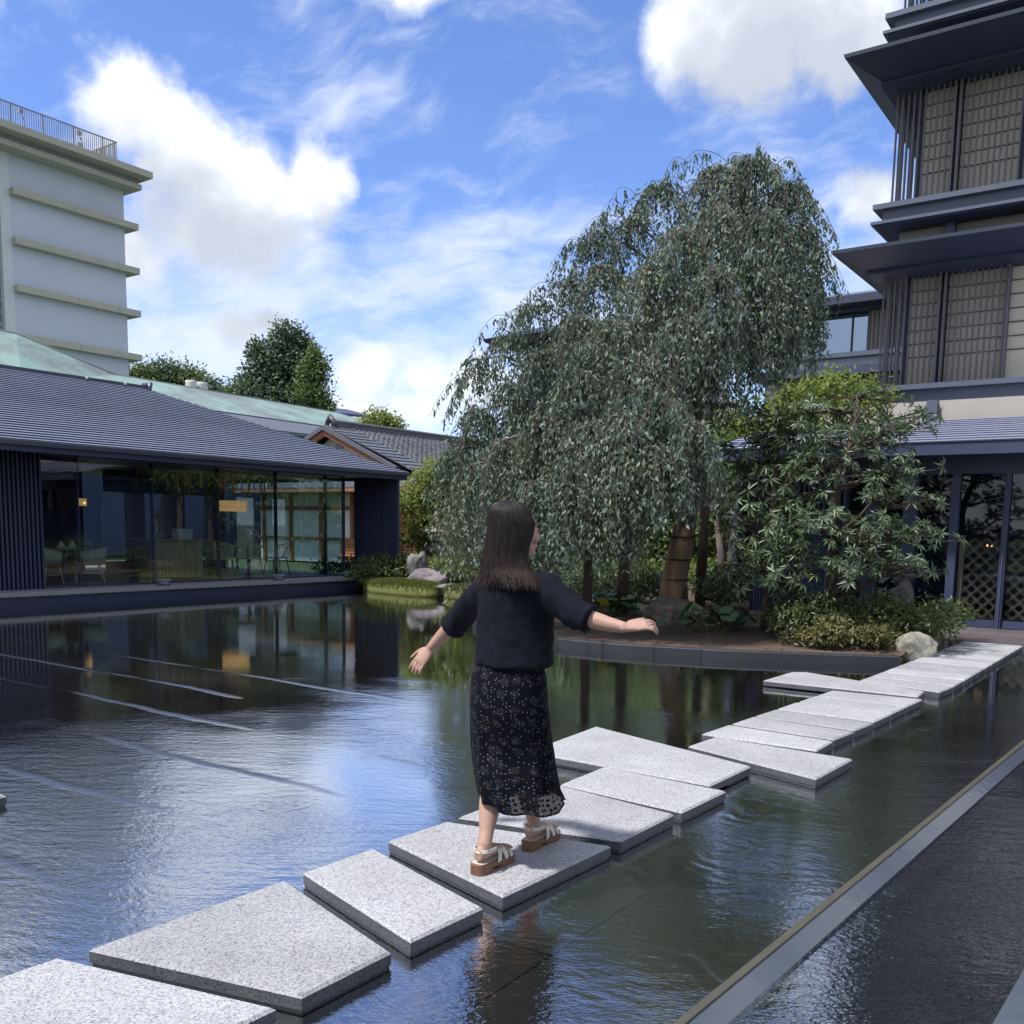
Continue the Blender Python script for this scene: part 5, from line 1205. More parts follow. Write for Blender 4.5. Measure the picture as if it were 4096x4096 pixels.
def rock(label, c, s, seed, m, planes=5, rough=.16, rot=0.0, name='garden_rock'):
    rg = np.random.default_rng(seed)
    bm = bmesh.new(); bmesh.ops.create_icosphere(bm, subdivisions=4, radius=1)
    cuts = [(Vector(q).normalized(), .58 + .3 * rg.random()) for q in rg.normal(size=(planes + 4, 3))]
    off = Vector(rg.random(3) * 40)
    for v in bm.verts:
        p = v.co.copy()
        for n, d in cuts:
            k = p.dot(n) - d
            if k > 0: p -= n * (k * .86)
        n0 = p.normalized(); p += n0 * (rough * mnoise.fractal(p * 1.6 + off, 1.0, 2.0, 4) + .03 * mnoise.noise(p * 7 + off))
        v.co = p
    M4 = Matrix.Rotation(rot, 4, 'Z') @ Matrix.Diagonal((*s, 1))
    bm.transform(M4)
    for f in bm.faces: f.smooth = True
    me = bpy.data.meshes.new(name); bm.to_mesh(me); bm.free(); me.materials.append(m)
    return tag(link(name, me, None, c), label, 'rock')
p = at(1672, 2270, 23.6); rock('upright pointed rock standing behind the purple boulder', (p.x, p.y, .42), (.28, .24, .70), 3, MR_slate, 6, .2)
p = at(1705, 2305, 22.9); rock('broad purple boulder on the mossy mound', (p.x, p.y, .32), (.55, .40, .34), 8, MR_purple, 6, .12)
p = at(1815, 2372, 22.0); rock('low layered slate rock at the water edge between the moss patches', (p.x, p.y, .08), (.85, .45, .20), 12, MR_slate, 5, .3, .2)
p = atz(3670, 2650, 0); rock('flat-topped grey rock where the kerb meets the path', (p.x + .05, p.y + .18, .14), (.27, .21, .23), 19, MR_warm, 7, .12)
p = at(2705, 2455, 14.2); rock('rough brown rock at the foot of the wrapped cherry trunk', (p.x, p.y, .30), (.52, .40, .27), 23, MR_brown, 4, .3)
p = at(2620, 2280, 25.5); rock('pale flat rock on the lawn behind the cherry trunk', (p.x, p.y, .40), (.62, .5, .36), 27, MR_grey, 5, .15)
p = at(3610, 2360, 16.2); rock('tall blue-grey stone seen beside the entrance glass', (p.x, p.y, .5), (.20, .18, .40), 31, MR_slate, 5, .12)

def stone_lantern():
    c = at(1748, 2200, 26.5); b = Vector((c.x, c.y, .45))
    t = thing('stone_lantern', 'squat stone lantern with hexagonal roof among the shrubs on the far shore', 'stone lantern', (c.x, c.y, .15))
    z = .15
    MB().lathe([(.26, 0), (.26, .08), (.15, .14), (.13, .62), (.17, .70)], (c.x, c.y, z), 12).build('shaft', M_lantern, t)
    MB().lathe([(.20, .70), (.38, .78), (.40, .86), (.30, .88)], (c.x, c.y, z), 6).build('platform', M_lantern, t)
    m = MB(); r = .23
    for k in range(6):                       # fire box: six corner stones leave window openings
        a = 2 * pi * k / 6; q = Vector((c.x + r * cos(a), c.y + r * sin(a), z)); m.lathe([(.055, .88), (.055, 1.22)], q, 6)
    MB().lathe([(.19, .89), (.19, 1.0), (.17, 1.0)], (c.x, c.y, z), 6).build('firebox_base', M_lantern, t)
    m.build('firebox', M_lantern, t)
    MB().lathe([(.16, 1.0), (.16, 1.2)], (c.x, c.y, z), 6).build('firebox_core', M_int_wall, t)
    MB().lathe([(.30, 1.22), (.58, 1.26), (.60, 1.31), (.40, 1.42), (.16, 1.55), (.10, 1.58)], (c.x, c.y, z), 6).build('roof', M_lantern, t)
    MB().lathe([(.10, 1.58), (.13, 1.62), (.06, 1.66), (.12, 1.74), (.10, 1.82), (.01, 1.90)], (c.x, c.y, z), 12).build('finial', M_lantern, t, True)
stone_lantern()

def moss():
    rg = np.random.default_rng(3)
    M_moss = pm('moss_turf', (.16, .17, .05), .95, .25, 4, .6, 60, fine=.3, fscale=80)
    for k, (pts, lab) in enumerate((([(-3.75, 23.6), (-3.40, 22.72), (-2.9, 22.15), (-2.3, 21.6), (-1.75, 21.55), (-1.7, 22.4), (-2.2, 23.4), (-3.0, 24.2)], 'rounded mossy mound at the water in front of the boulder'), ([(-1.55, 21.25), (-1.0, 20.70), (-.5, 19.85), (.1, 20.4), (.2, 21.6), (-.7, 22.1), (-1.3, 21.9)], 'smaller mossy patch right of the layered rock'))):
        c = catmull([Vector(p) for p in pts + pts[:1]], 5)[:-1]; ctr = sum(c, Vector((0, 0))) / len(c); rings = []
        for s, z in ((1.0, -.05), (1.0, .06), (.985, .13), (.95, .175), (.86, .21), (.6, .245), (.3, .27), (.05, .275)):
            rings.append([(ctr.x + (q.x - ctr.x) * s, ctr.y + (q.y - ctr.y) * s, z + .012 * mnoise.noise((q.x * 3, q.y * 3, s * 4))) for q in c])
        t = thing('moss_mound', lab, 'moss', (ctr.x, ctr.y, .1))
        MB().ring_loft(rings).build('turf', M_moss, t, True)
        P = []
        for i in range(11000):
            q = c[rg.integers(len(c))]; s = sqrt(rg.random()); z = .275 - .07 * s ** 3 - (.10 * max(0, (s - .93) / .07))
            P.append((ctr.x + (q.x - ctr.x) * s + rg.normal() * .03, ctr.y + (q.y - ctr.y) * s + rg.normal() * .03, z))
        P = np.array(P); D = rdir(rg, len(P)) * .5; D[:, 2] = 1
        leaves('grass_blades', P, D, rdir(rg, len(P)), .045 + .05 * rg.random(len(P)), .012, ML_grass, t, 3, kind='stuff')
moss()

def reeds():
    rg = np.random.default_rng(6); 
    for k, (x, y, n, lab) in enumerate(((1445, 2350, 16, 'thin reeds in the water at the corner of the pavilion deck'), (1500, 2345, 14, 'thin reeds at the left tip of the mossy mound'))):
        c = atz(x, y, 0); t = thing('reed_clump', lab, 'reeds', (c.x, c.y, -.05), 'reeds at the far shore')
        for i in range(n):
            p = Vector((c.x + rg.normal() * .3, c.y + rg.normal() * .2, -.08)); h = .25 + .4 * rg.random(); d = rdir(rg, 1)[0] * .12
            MB().tube([p, p + Vector((d[0], d[1], h * .6)), p + Vector((d[0] * 2.4, d[1] * 2.4, h))], [.012, .010, .002], 4, False).build('blade', ML_mid, t)
reeds()

def leopard(label, x, y, Y, n, spread, seed, yellow):
    rg = np.random.default_rng(seed); c = at(x, y, Y); z0 = soil_z(c.x, c.y)
    t = thing('leopard_plant', label, 'plant', (c.x, c.y, z0), 'round-leaved plants on the island')
    k = 14; r = 1.0; v = [(0, 0, -.12)]
    for i in range(k):
        a = .25 + (2 * pi - .5) * i / (k - 1); rr = r * (1 + .08 * sin(6 * a)); v.append((rr * cos(a), rr * sin(a), .06 * cos(3 * a) + .03))
    me = MB().add(v, [(0, i, i + 1) for i in range(1, k)]).mesh('leaf', ML_round, True); mey = MB().add(v, [(0, i, i + 1) for i in range(1, k)]).mesh('leaf', M_yleaf, True)
    for i in range(n):
        o = Vector((rg.normal() * spread, rg.normal() * spread * .7, .10 + .22 * rg.random())); p = Vector((c.x, c.y, z0)) + o
        s = .085 + .06 * rg.random()
        link('leaf', mey if i < yellow else me, t, p, (rg.normal() * .35 + .35, rg.normal() * .3, rg.random() * 6.28), (s, s, s))
        MB().tube([(c.x + o.x * .3, c.y + o.y * .3, z0 - .02), Vector((c.x + o.x * .7, c.y + o.y * .7, z0 + o.z * .7)), p - Vector((0, 0, .012))], [.006, .005, .004], 5, False).build('stalk', M_stalk, t)
ML_round = pm('leopard_leaf', (.060, .105, .050), .5, .25, 6, .15, 30, rand=.3, spec=.08); M_yleaf = pm('yellow_leaf', (.50, .42, .05), .5, .15, 8); M_stalk = pm('leaf_stalk', (.10, .13, .05), .6, .1, 8)
leopard('round-leaved plant with one yellow leaf left of the cherry foot', 2450, 2440, 14.7, 24, .20, 5, 1)
leopard('clump of big round leaves in front of the rock right of the cherry', 2850, 2510, 13.2, 34, .30, 6, 0)
leopard('dark round-leaved plant behind the raised hand', 2400, 2430, 15.2, 16, .22, 7, 0)

def litter():
    rg = np.random.default_rng(12); P = []
    while len(P) < 420:
        x, y = rg.uniform(0, 6.5), rg.uniform(11.6, 16)
        if inpoly(x, y, SOIL_POLY): P.append((x, y, soil_z(x, y) + .012))
    P = np.array(P); D = rdir(rg, len(P)); D[:, 2] *= .1
    ln = .035 + .06 * rg.random(len(P)) ** 2
    ML_dead = mat_leaf('dead_leaf', [(0, (.09, .05, .03)), (.7, (.18, .12, .07)), (.9, (.32, .25, .14)), (1, (.5, .42, .2))], .7, .1)
    o = leaves('fallen_leaves', P, D, np.tile([0, 0, 1.], (len(P), 1)) + rg.normal(size=(len(P), 3)) * .3, ln, ln * .5, ML_dead, None, 12, rg.random(len(P)) ** 1.3, 'stuff')
    tag(o, 'dry fallen leaves scattered over the island soil', 'leaves')
    # pale pebbles edging the entrance paving
    m = MB(); me = []
    for i in range(170):
        t_ = rg.random(); a = Vector((5.93, 13.0)).lerp(Vector((5.90, 14.25)), t_); p = a + Vector((rg.normal() * .055 - .05, rg.normal() * .055 + .05)); r = .018 + .022 * rg.random()
        m.lathe([(r * .3, -r * .5), (r, -.1 * r), (r * .9, r * .35), (r * .25, r * .65)], (p.x, p.y, soil_z(p.x, p.y) + .015 + .02 * rg.random()), 6, 0, rg.random())
    o = m.build('pale_pebbles', pm('white_pebble', (.62, .60, .56), .7, .15, 6), None, True); tag(o, 'strip of white pebbles along the entrance paving', 'pebbles', kind='stuff')
litter()

def spot(x, y, Y, lab):
    c = at(x, y, Y); z = soil_z(c.x, c.y); t = thing('garden_spotlight', lab, 'spotlight', (c.x, c.y, z))
    MB().tube([(c.x, c.y, z - .05), (c.x, c.y, z + .06)], .012, 6).build('spike', M_dark, t)
    MB().lathe([(.045, .05), (.055, .06), (.055, .17), (.045, .18), (.04, .15)], (c.x, c.y, z), 12).build('housing', M_dark, t)
spot(3150, 2520, 12.7, 'small black spotlight in the soil left of the azaleas')
for k, (u, lab) in enumerate(((12.05, 'small grey lamp box on the pavilion deck, leftmost of three'), (15.15, 'small grey lamp box on the pavilion deck, middle of three'), (17.45, 'small grey lamp box on the pavilion deck, near the glass corner'))):
    t = thing('deck_lamp', lab, 'lamp', g(u, 17.42, .27), 'lamp boxes on the pavilion deck')
    MB().gbox(u - .10, u + .10, 17.34, 17.50, .275, .30).build('base', M_dark, t)
    MB().gbox(u - .07, u + .07, 17.36, 17.48, .301, .375).build('body', M_soffit, t)
    MB().gbox(u - .115, u + .115, 17.33, 17.51, .376, .41).build('cap', M_deck, t)
# pale tree stems behind the cherry
for k, (x, lab) in enumerate(((2875, 'pale grey stem leaning behind the gap, left of two'), (2915, 'pale grey stem behind the gap, right of two'))):
    c = at(x, 2300, 21 + k); b = Vector((c.x, c.y, .15)); t = thing('pale_stem_tree', lab, 'tree', b, 'pale stems behind the cherry')
    rg = np.random.default_rng(90 + k); tops = [b + Vector((-.25 + .3 * k, 0, 2.6)), b + Vector((.35, .1, 2.4))]
    MB().tube([b, b + Vector((.05, 0, .9)), tops[0]], [.11, .09, .05], 9).build('trunk', M_palebark if 'M_palebark' in globals() else M_bark_grey, t, True)
    MB().tube([b + Vector((.03, 0, .5)), tops[1]], [.06, .03], 8).build('side_stem', M_bark_grey, t, True)
    P, D, N = cloud([(q + Vector((0, 0, .5)), .9, .9, .6) for q in tops], 320, .12, rg); ln = .12 * (.7 + .6 * rg.random(len(P))); leaves('crown', P, D, N, ln, ln * .5, ML_mid, t, 90 + k)
# ------------------------------------------------------------------ the woman crossing the stones
def mat_skin():
    m = pm('skin', (.40, .245, .19), .5, .10, 9, .05, 200, spec=.4); b = m.node_tree.nodes['Principled BSDF']
    b.inputs['Subsurface Weight'].default_value = .15; b.inputs['Subsurface Radius'].default_value = (.012, .005, .003); b.inputs['Subsurface Scale'].default_value = .6
    return m
M_skin = mat_skin()
M_knit = pm('navy_knit', (.0042, .0052, .0115), .85, .2, 10, .35, 420, spec=.15)
def mat_hair():
    m = bpy.data.materials.new('dark_brown_hair'); m.use_nodes = True; T = NT(m.node_tree); b = m.node_tree.nodes['Principled BSDF']
    co = T.new('ShaderNodeTexCoord').outputs['Object']
    s = T.noise(T.vmath('MULTIPLY', co, (1, 1, .05)), 260, 3, .7)
    z = T.sep(co)[2]
    base = T.mix(T.mapr(z, 1.52, 1.36), (.013, .0080, .0092), (.045, .025, .021))      # ends bleached lighter
    T.link(T.vmath('SCALE', base, scale=T.math('ADD', .45, T.math('MULTIPLY', s, 1.1))), b.inputs['Base Color'])
    b.inputs['Roughness'].default_value = .48; b.inputs['Specular IOR Level'].default_value = .35
    bn = T.new('ShaderNodeBump'); bn.inputs['Strength'].default_value = .5; bn.inputs['Distance'].default_value = .003; T.link(s, bn.inputs['Height']); T.link(bn.outputs[0], b.inputs['Normal'])
    return m
M_hair = mat_hair()
def mat_skirt():
    m = bpy.data.materials.new('dotted_chiffon'); m.use_nodes = True; t = m.node_tree; T = NT(t); b = t.nodes['Principled BSDF']; out = t.nodes['Material Output']
    uv = T.new('ShaderNodeUVMap').outputs[0]
    def vor(sc, feat='F1', rnd=1.0):
        n = T.new('ShaderNodeTexVoronoi'); n.voronoi_dimensions = '2D'; T.val(n.inputs['Vector'], uv); n.inputs['Scale'].default_value = sc; n.inputs['Randomness'].default_value = rnd; return n
    d1 = vor(62); dots = T.mapr(d1.outputs['Distance'], .08, .16, 1, 0)
    keep = T.mapr(T.sep(d1.outputs['Color'])[0], .58, .62)
    c1 = vor(15.5, 'F1', .55); clus = T.mapr(c1.outputs['Distance'], .20, .34, 1, 0)
    d2 = vor(150, 'F1', .7); fd = T.mapr(d2.outputs['Distance'], .20, .38, 1, 0)
    pat = T.math('MAXIMUM', T.math('MULTIPLY', dots, keep), T.math('MULTIPLY', clus, T.math('MULTIPLY', fd, .22)))
    warm = T.sep(d1.outputs['Color'])[1]
    pc = T.mix(T.mapr(warm, .6, .8), (.24, .24, .28), (.22, .17, .09))
    col = T.mix(pat, (.0042, .0050, .0095), pc)
    T.link(col, b.inputs['Base Color']); b.inputs['Roughness'].default_value = .8; b.inputs['Specular IOR Level'].default_value = .06
    # sheer lower border with black dots
    u, v, _ = T.sep(uv)
    border = T.mapr(T.math('ADD', v, T.math('MULTIPLY', T.math('SUBTRACT', T.noise(uv, 7, 2, .5), .5), .10)), .115, .080, 0, 1)
    side = T.mapr(T.math('COSINE', T.math('ADD', T.math('MULTIPLY', u, 2 * pi), .21)), .52, .66)
    pd = vor(46, 'F1', .45); dot = T.mapr(pd.outputs['Distance'], .30, .37, 1, 0)
    hem = T.mapr(v, .008, .011, 1, 0)
    opq = T.math('MAXIMUM', T.math('MAXIMUM', dot, hem), .88)
    alpha = T.mix(T.math('MULTIPLY', border, side), 1.0, opq, 'FLOAT')
    tr = T.new('ShaderNodeBsdfTransparent'); mx = T.new('ShaderNodeMixShader'); T.link(alpha, mx.inputs[0]); T.link(tr.outputs[0], mx.inputs[1]); T.link(b.outputs[0], mx.inputs[2]); T.link(mx.outputs[0], out.inputs['Surface'])
    return m
M_skirt = mat_skirt()
M_lining = pm('navy_lining', (.006, .0065, .010), .8, .1, 5)
M_sole = pm('brown_sole', (.17, .082, .048), .5, .15, 12, .1, 80)
M_insole = pm('pale_insole', (.55, .48, .40), .6, .1, 12)
M_strap = pm('cream_leather', (.60, .57, .50), .45, .06, 20, .15, 150)
M_buckle = pm('steel_buckle', (.6, .6, .6), .25, .05, 5, metal=1.0)

def solidify(mb, voxel, name, m, parent, smooth=6, folds=None):
    me = mb.mesh(name + '_tmp', m, True)
    bm = bmesh.new(); bm.from_mesh(me); bmesh.ops.recalc_face_normals(bm, faces=bm.faces); bm.to_mesh(me); bm.free()
    o = bpy.data.objects.new(name + '_tmp', me); COL.objects.link(o)
    r = o.modifiers.new('r', 'REMESH'); r.mode = 'VOXEL'; r.voxel_size = voxel; r.use_smooth_shade = True
    s = o.modifiers.new('s', 'SMOOTH'); s.factor = .5; s.iterations = smooth
    dg = bpy.context.evaluated_depsgraph_get(); me2 = bpy.data.meshes.new_from_object(o.evaluated_get(dg)); me2.name = name
    bpy.data.objects.remove(o); bpy.data.meshes.remove(me)
    if folds:
        n = len(me2.vertices); co = np.empty(n * 3); me2.vertices.foreach_get('co', co); co = co.reshape(-1, 3)
        no = np.empty(n * 3); me2.vertices.foreach_get('normal', no); no = no.reshape(-1, 3)
        d = np.array([folds(Vector(c)) for c in co]); co = co + no * d[:, None]; me2.vertices.foreach_set('co', co.reshape(-1))
    me2.polygons.foreach_set('use_smooth', [True] * len(me2.polygons)); me2.update()
    me2.materials.clear(); me2.materials.append(m)
    return link(name, me2, parent)

def woman():
    Y0 = 4.24; gz = STONE_Z
    t = thing('person', 'woman in dark cardigan and dotted navy skirt balancing across the stones with arms spread', 'person', (0, Y0, gz))
    hd = radians(33); F = Vector((sin(hd), cos(hd), 0)); R = Vector((cos(hd), -sin(hd), 0)); Z = Vector((0, 0, 1))
    P = lambda x, y, Y=Y0: at(x, y, Y)
    heelL = atz(1918, 3494, gz); heelR = atz(2118, 3398, gz)
    # ---------------- body
    B = MB()
    def ell(c, a, b_, h, fdir=F, rdir_=R, n=20, m=12):
        rings = []
        for i in range(m + 1):
            e = -pi / 2 + pi * i / m; rr = max(cos(e), .02)
            rings.append([Vector(c) + rdir_ * (a * rr * cos(2 * pi * k / n)) + fdir * (b_ * rr * sin(2 * pi * k / n)) + Z * (h * sin(e)) for k in range(n)])
        B.ring_loft(rings)
    rl = lambda c, a, b_, n=22: [Vector(c) + R * (a * cos(2 * pi * k / n)) + F * (b_ * sin(2 * pi * k / n)) for k in range(n)]
    torso = [(P(2050, 2800), .15, .11), (P(2050, 2720), .165, .12), (P(2055, 2600), .125, .095), (P(2060, 2480), .145, .10), (P(2060, 2390), .165, .10), (P(2060, 2335), .13, .075), (P(2062, 2300), .055, .055), (P(2064, 2255), .048, .05), (P(2066, 2200), .046, .05)]
    B.ring_loft([rl(*q) for q in torso])
    # head, turned to the right
    fy = radians(60); hf = Vector((sin(fy), cos(fy), 0)); hr = Vector((cos(fy), -sin(fy), 0)); hc = P(2076, 2125)
    ell(hc, .070, .086, .108, hf, hr)
    ell(hc + hf * .030 - Z * .055, .052, .055, .058, hf, hr)                 # jaw
    ell(hc + hf * .070 - Z * .098, .018, .018, .016, hf, hr, 10, 8)           # chin
    B.tube([hc + hf * .083 + Z * .012, hc + hf * .098 - Z * .018, hc + hf * .104 - Z * .034, hc + hf * .086 - Z * .040], [.008, .011, .013, .008], 8)   # nose
    for s in (-1, 1):
        ell(hc + hr * (s * .045) + hf * .055 - Z * .030, .022, .022, .024, hf, hr, 10, 8)     # cheeks
        ell(hc + hr * (s * .072) - hf * .006 - Z * .012, .010, .018, .030, hf, hr, 10, 8)     # ears
        ell(hc + hr * (s * .031) + hf * .070 + Z * .006, .014, .014, .010, hf, hr, 10, 6)     # lids
    ell(hc + hf * .084 - Z * .064, .022, .010, .008, hf, hr, 10, 6)                            # lips
    # arms
    aL = [P(1955, 2352, 4.33), P(1905, 2400, 4.42), P(1845, 2462, 4.52), P(1800, 2510, 4.56), P(1760, 2552, 4.60), P(1722, 2592, 4.63)]
    aR = [P(2178, 2352, 4.16), P(2240, 2405, 4.10), P(2318, 2462, 4.02), P(2380, 2482, 3.99), P(2440, 2498, 3.96), P(2500, 2510, 3.93)]
    rad = [.048, .046, .040, .038, .031, .0235]
    B.tube(aL, rad, 14); B.tube(aR, rad, 14)
    # hands: palm, then five unequal bent fingers
    def hand(wr, d, side, back, spread, curl, ln, thumb):
        d = d.normalized(); back = (back - d * back.dot(d)).normalized(); s_ = d.cross(back).normalized(); side = s_ if s_.dot(side) > 0 else -s_
        k = ln / .17
        rings = []
        for (s, a, b_) in ((-.02, .021, .017), (.0, .0235, .017), (.02, .030, .016), (.05, .037, .0145), (.075, .038, .0125), (.09, .034, .010)):
            c = wr + d * (s * k); rings.append([c + side * (a * k * cos(2 * pi * q / 16)) + back * (b_ * k * sin(2 * pi * q / 16)) for q in range(16)])
        B.ring_loft(rings)
        for i, (o, L, r) in enumerate(((-.029, .062, .0072), (-.010, .076, .0078), (.010, .083, .0080), (.029, .075, .0078))):
            root = wr + d * (.076 * k) + side * (o * k); fd = (d + side * (o * spread)).normalized(); pts = [root]; a = 0
            for j, f in enumerate((.46, .30, .24)):
                a += curl[i] * (.55, 1.0, .7)[j]; v = fd * cos(a) - back * sin(a); pts.append(pts[-1] + v * (L * k * f))
            B.tube([root - fd * .012] + pts, [r * k * 1.08, r * k * 1.05, r * k, r * k * .92, r * k * .74], 9)
        th = wr + d * (.022 * k) + side * (.026 * k * thumb); td = (d * .75 + side * (.62 * thumb) - back * .25).normalized()
        B.tube([th, th + td * (.035 * k), th + td * (.035 * k) + (td * .6 + d * .5).normalized() * (.030 * k), th + td * (.045 * k) + (td * .5 + d * .7).normalized() * (.048 * k)], [.012 * k, .0105 * k, .0088 * k, .0066 * k], 9)
    dL = P(1676, 2650, 4.62) - aL[-1]
    hand(aL[-1], dL, F, Vector((-.35, -.80, .45)), 2.5, (.16, .20, .24, .18), .172, 1)
    dR = P(2580, 2498, 3.94) - aR[-1]
    hand(aR[-1], dR, Vector((-.1, .75, .35)), Vector((-.05, -.45, .9)), 5, (.50, .50, .52, .40), .178, 1)
    # legs and feet
    kneeL, kneeR = P(1998, 3050, 4.31), P(2100, 3060, 4.38)
    ankL = heelL + F * .035 + Z * .125; ankR = heelR + F * .035 + Z * .125
    def shin(k, a): return [k.lerp(a, .28) - F * .016, k.lerp(a, .55) - F * .014, k.lerp(a, .85) - F * .002]
    B.tube([P(1992, 2740, 4.27), P(1995, 2900, 4.29), kneeL] + shin(kneeL, ankL) + [ankL, ankL - Z * .05], [.085, .075, .057, .057, .050, .034, .033, .034], 16)
    B.tube([P(2110, 2740, 4.27), P(2105, 2900, 4.32), kneeR] + shin(kneeR, ankR) + [ankR, ankR - Z * .05], [.085, .075, .056, .056, .049, .034, .033, .034], 16)
    sz = .052                                             # height of the insole
    for h_ in (heelL, heelR):
        q = [(-.015, .024, .030, .036), (.02, .031, .036, .040), (.07, .030, .034, .040), (.12, .034, .026, .031), (.165, .040, .018, .024), (.20, .040, .013, .018), (.225, .030, .010, .014)]
        rings = [[h_ + F * s + R * (a * cos(2 * pi * k / 16)) + Z * (gz * 0 + sz + c + b_ * sin(2 * pi * k / 16)) for k in range(16)] for s, a, b_, c in q]
        B.ring_loft(rings)
        for i, (o, L, r) in enumerate(((-.028, .018, .009), (-.013, .022, .008), (0.0, .024, .008), (.012, .023, .008), (.025, .016, .007))):
            c = h_ + F * .218 + R * o + Z * (sz + .010); B.tube([c, c + F * L], [r, r * .7], 8)
    body = solidify(B, .0048, 'body', M_skin, t, 5)
    # eyes and brows sit on the turned-away face
    for s in (-1, 1):
        c = hc + hr * (s * .031) + hf * .0795 + Z * .004; MB().lathe([(.001, -.007), (.011, -.003), (.011, .003), (.001, .007)], c, 10).build('eye', M_hair, t, True)
        MB().tube([hc + hr * (s * .016) + hf * .083 + Z * .024, hc + hr * (s * .034) + hf * .080 + Z * .029, hc + hr * (s * .050) + hf * .070 + Z * .024], [.002, .0028, .0015], 6).build('eyebrow', M_hair, t, True)
    # ---------------- cardigan
    C = MB()
    tr = [(P(2058, 2658), .186, .150), (P(2058, 2650), .190, .152), (P(2058, 2600), .188, .146), (P(2059, 2530), .184, .138), (P(2060, 2450), .186, .130), (P(2060, 2390), .192, .122), (P(2060, 2345), .176, .100), (P(2060, 2312), .118, .080), (P(2062, 2290), .078, .066)]
    C.ring_loft([rl(c, a, b_, 36) for c, a, b_ in tr])
    C.tube([P(1990, 2352, 4.29), P(1948, 2362, 4.34), P(1900, 2408, 4.43), P(1852, 2458, 4.51), P(1815, 2497, 4.55), P(1800, 2512, 4.56)], [.075, .076, .070, .066, .062, .060], 18)
    C.tube([P(2140, 2350, 4.19), P(2190, 2362, 4.15), P(2250, 2412, 4.09), P(2308, 2455, 4.03), P(2350, 2472, 4.0), P(2362, 2476, 3.99)], [.075, .076, .070, .066, .062, .060], 18)
    # rolled cuffs
    for a, b_ in ((P(1818, 2494, 4.548), P(1797, 2515, 4.565)), (P(2340, 2468, 4.005), P(2366, 2478, 3.99))): C.tube([a, a.lerp(b_, .3), a.lerp(b_, .8), b_], [.062, .067, .067, .060], 18)
    eL, eR, sL, sR = aL[2], aR[2], aL[0], aR[0]
    def folds(c):
        s = .009 * mnoise.noise(c * 8) + .0045 * mnoise.noise(c * 22)
        # drag folds running down the back and wrinkles bunched at the elbows
        s += .0085 * mnoise.noise(Vector((c.dot(R) * 17, c.dot(F) * 6, c.z * 3.2)))
        for e, ax in ((eL, aL[3] - aL[1]), (eR, aR[3] - aR[1])):
            d = (c - e).length
            if d < .16: s += .0055 * sin((c - e).dot(ax.normalized()) * 120 + 7 * mnoise.noise(c * 11)) * (1 - d / .16) * (.5 + mnoise.noise(c * 8))
        return s
    cd = solidify(C, .0085, 'cardigan', M_knit, t, 4, folds)
    # ---------------- skirt: pleated outer layer over a lining
    def skirt(rows, n, amp, name, m, par, vtop):
        v = []; f = []; uvs = []
        for (y, xl, xr, b_, Yc, k) in rows:
            c = P((xl + xr) / 2, y, Yc); hw = (xr - xl) / 2 / F_PX * Yc
            a = sqrt(max(1e-4, (hw ** 2 - (b_ * sin(hd)) ** 2))) / cos(hd)
            for i in range(n):
                th = 2 * pi * i / n
                w = 1 + amp * k * (.55 * sin(9 * th + .8) + .35 * sin(14 * th + 2.1 + 1.5 * k) + .3 * sin(5 * th + 4))
                flare = 1 + .15 * k * max(0, cos(th + .05)) ** 3
                p = c + R * (a * w * flare * cos(th)) + F * (b_ * w * sin(th))
                p.z += -.028 * k * max(0, cos(th + .65)) ** 3 + .008 * k * sin(6 * th)
                v.append(p); uvs.append((i / n, p.z))
        nr = len(rows)
        for r in range(nr - 1):
            for i in range(n): j = (i + 1) % n; f.append((r * n + i, (r + 1) * n + i, (r + 1) * n + j, r * n + j))
        me = bpy.data.meshes.new(name); me.from_pydata(v, [], f); me.materials.append(m); me.polygons.foreach_set('use_smooth', [True] * len(f))
        uv = me.uv_layers.new(name='UVMap'); zmin = [v[(nr - 1) * n + i].z for i in range(n)]
        for pl in me.polygons:
            for li in pl.loop_indices:
                vi = me.loops[li].vertex_index; i = vi % n; uu = i / n
                if i == 0 and any(me.loops[q].vertex_index % n == n - 1 for q in pl.loop_indices): uu = 1.0
                uv.data[li].uv = (uu, v[vi].z - zmin[i])
        # scale u to metres so that the print is not stretched
        for d in uv.data: d.uv = (d.uv[0], d.uv[1])
        me.update(); return link(name, me, par)
    rows = [(2560, 1925, 2160, .105, 4.24, 0), (2640, 1914, 2172, .118, 4.24, .02), (2672, 1894, 2180, .130, 4.24, .06), (2705, 1884, 2187, .143, 4.24, .1), (2760, 1878, 2190, .15, 4.24, .18), (2820, 1876, 2193, .152, 4.24, .26), (2880, 1877, 2198, .153, 4.25, .36), (2940, 1879, 2205, .154, 4.26, .48),
            (3000, 1883, 2213, .156, 4.27, .60), (3060, 1889, 2220, .174, 4.26, .72), (3110, 1896, 2226, .182, 4.255, .84), (3155, 1904, 2233, .188, 4.25, .94), (3195, 1912, 2250, .192, 4.25, 1.05)]
    dense = []
    for i in range(len(rows) - 1):
        for s in (0, .5): dense.append(tuple(a + (b_ - a) * s for a, b_ in zip(rows[i], rows[i + 1])))
    dense.append(rows[-1])
    sk = skirt(dense, 160, .075, 'skirt', M_skirt, t, 0)
    lin = [(y, xl + 14, xr - (16 + 40 * k), b_ * .86, Yc, k * .5) for (y, xl, xr, b_, Yc, k) in dense if y < 3130]
    skirt(lin, 60, .03, 'lining', M_lining, sk, 0)
    # ---------------- hair
    hb = hc - hf * .028
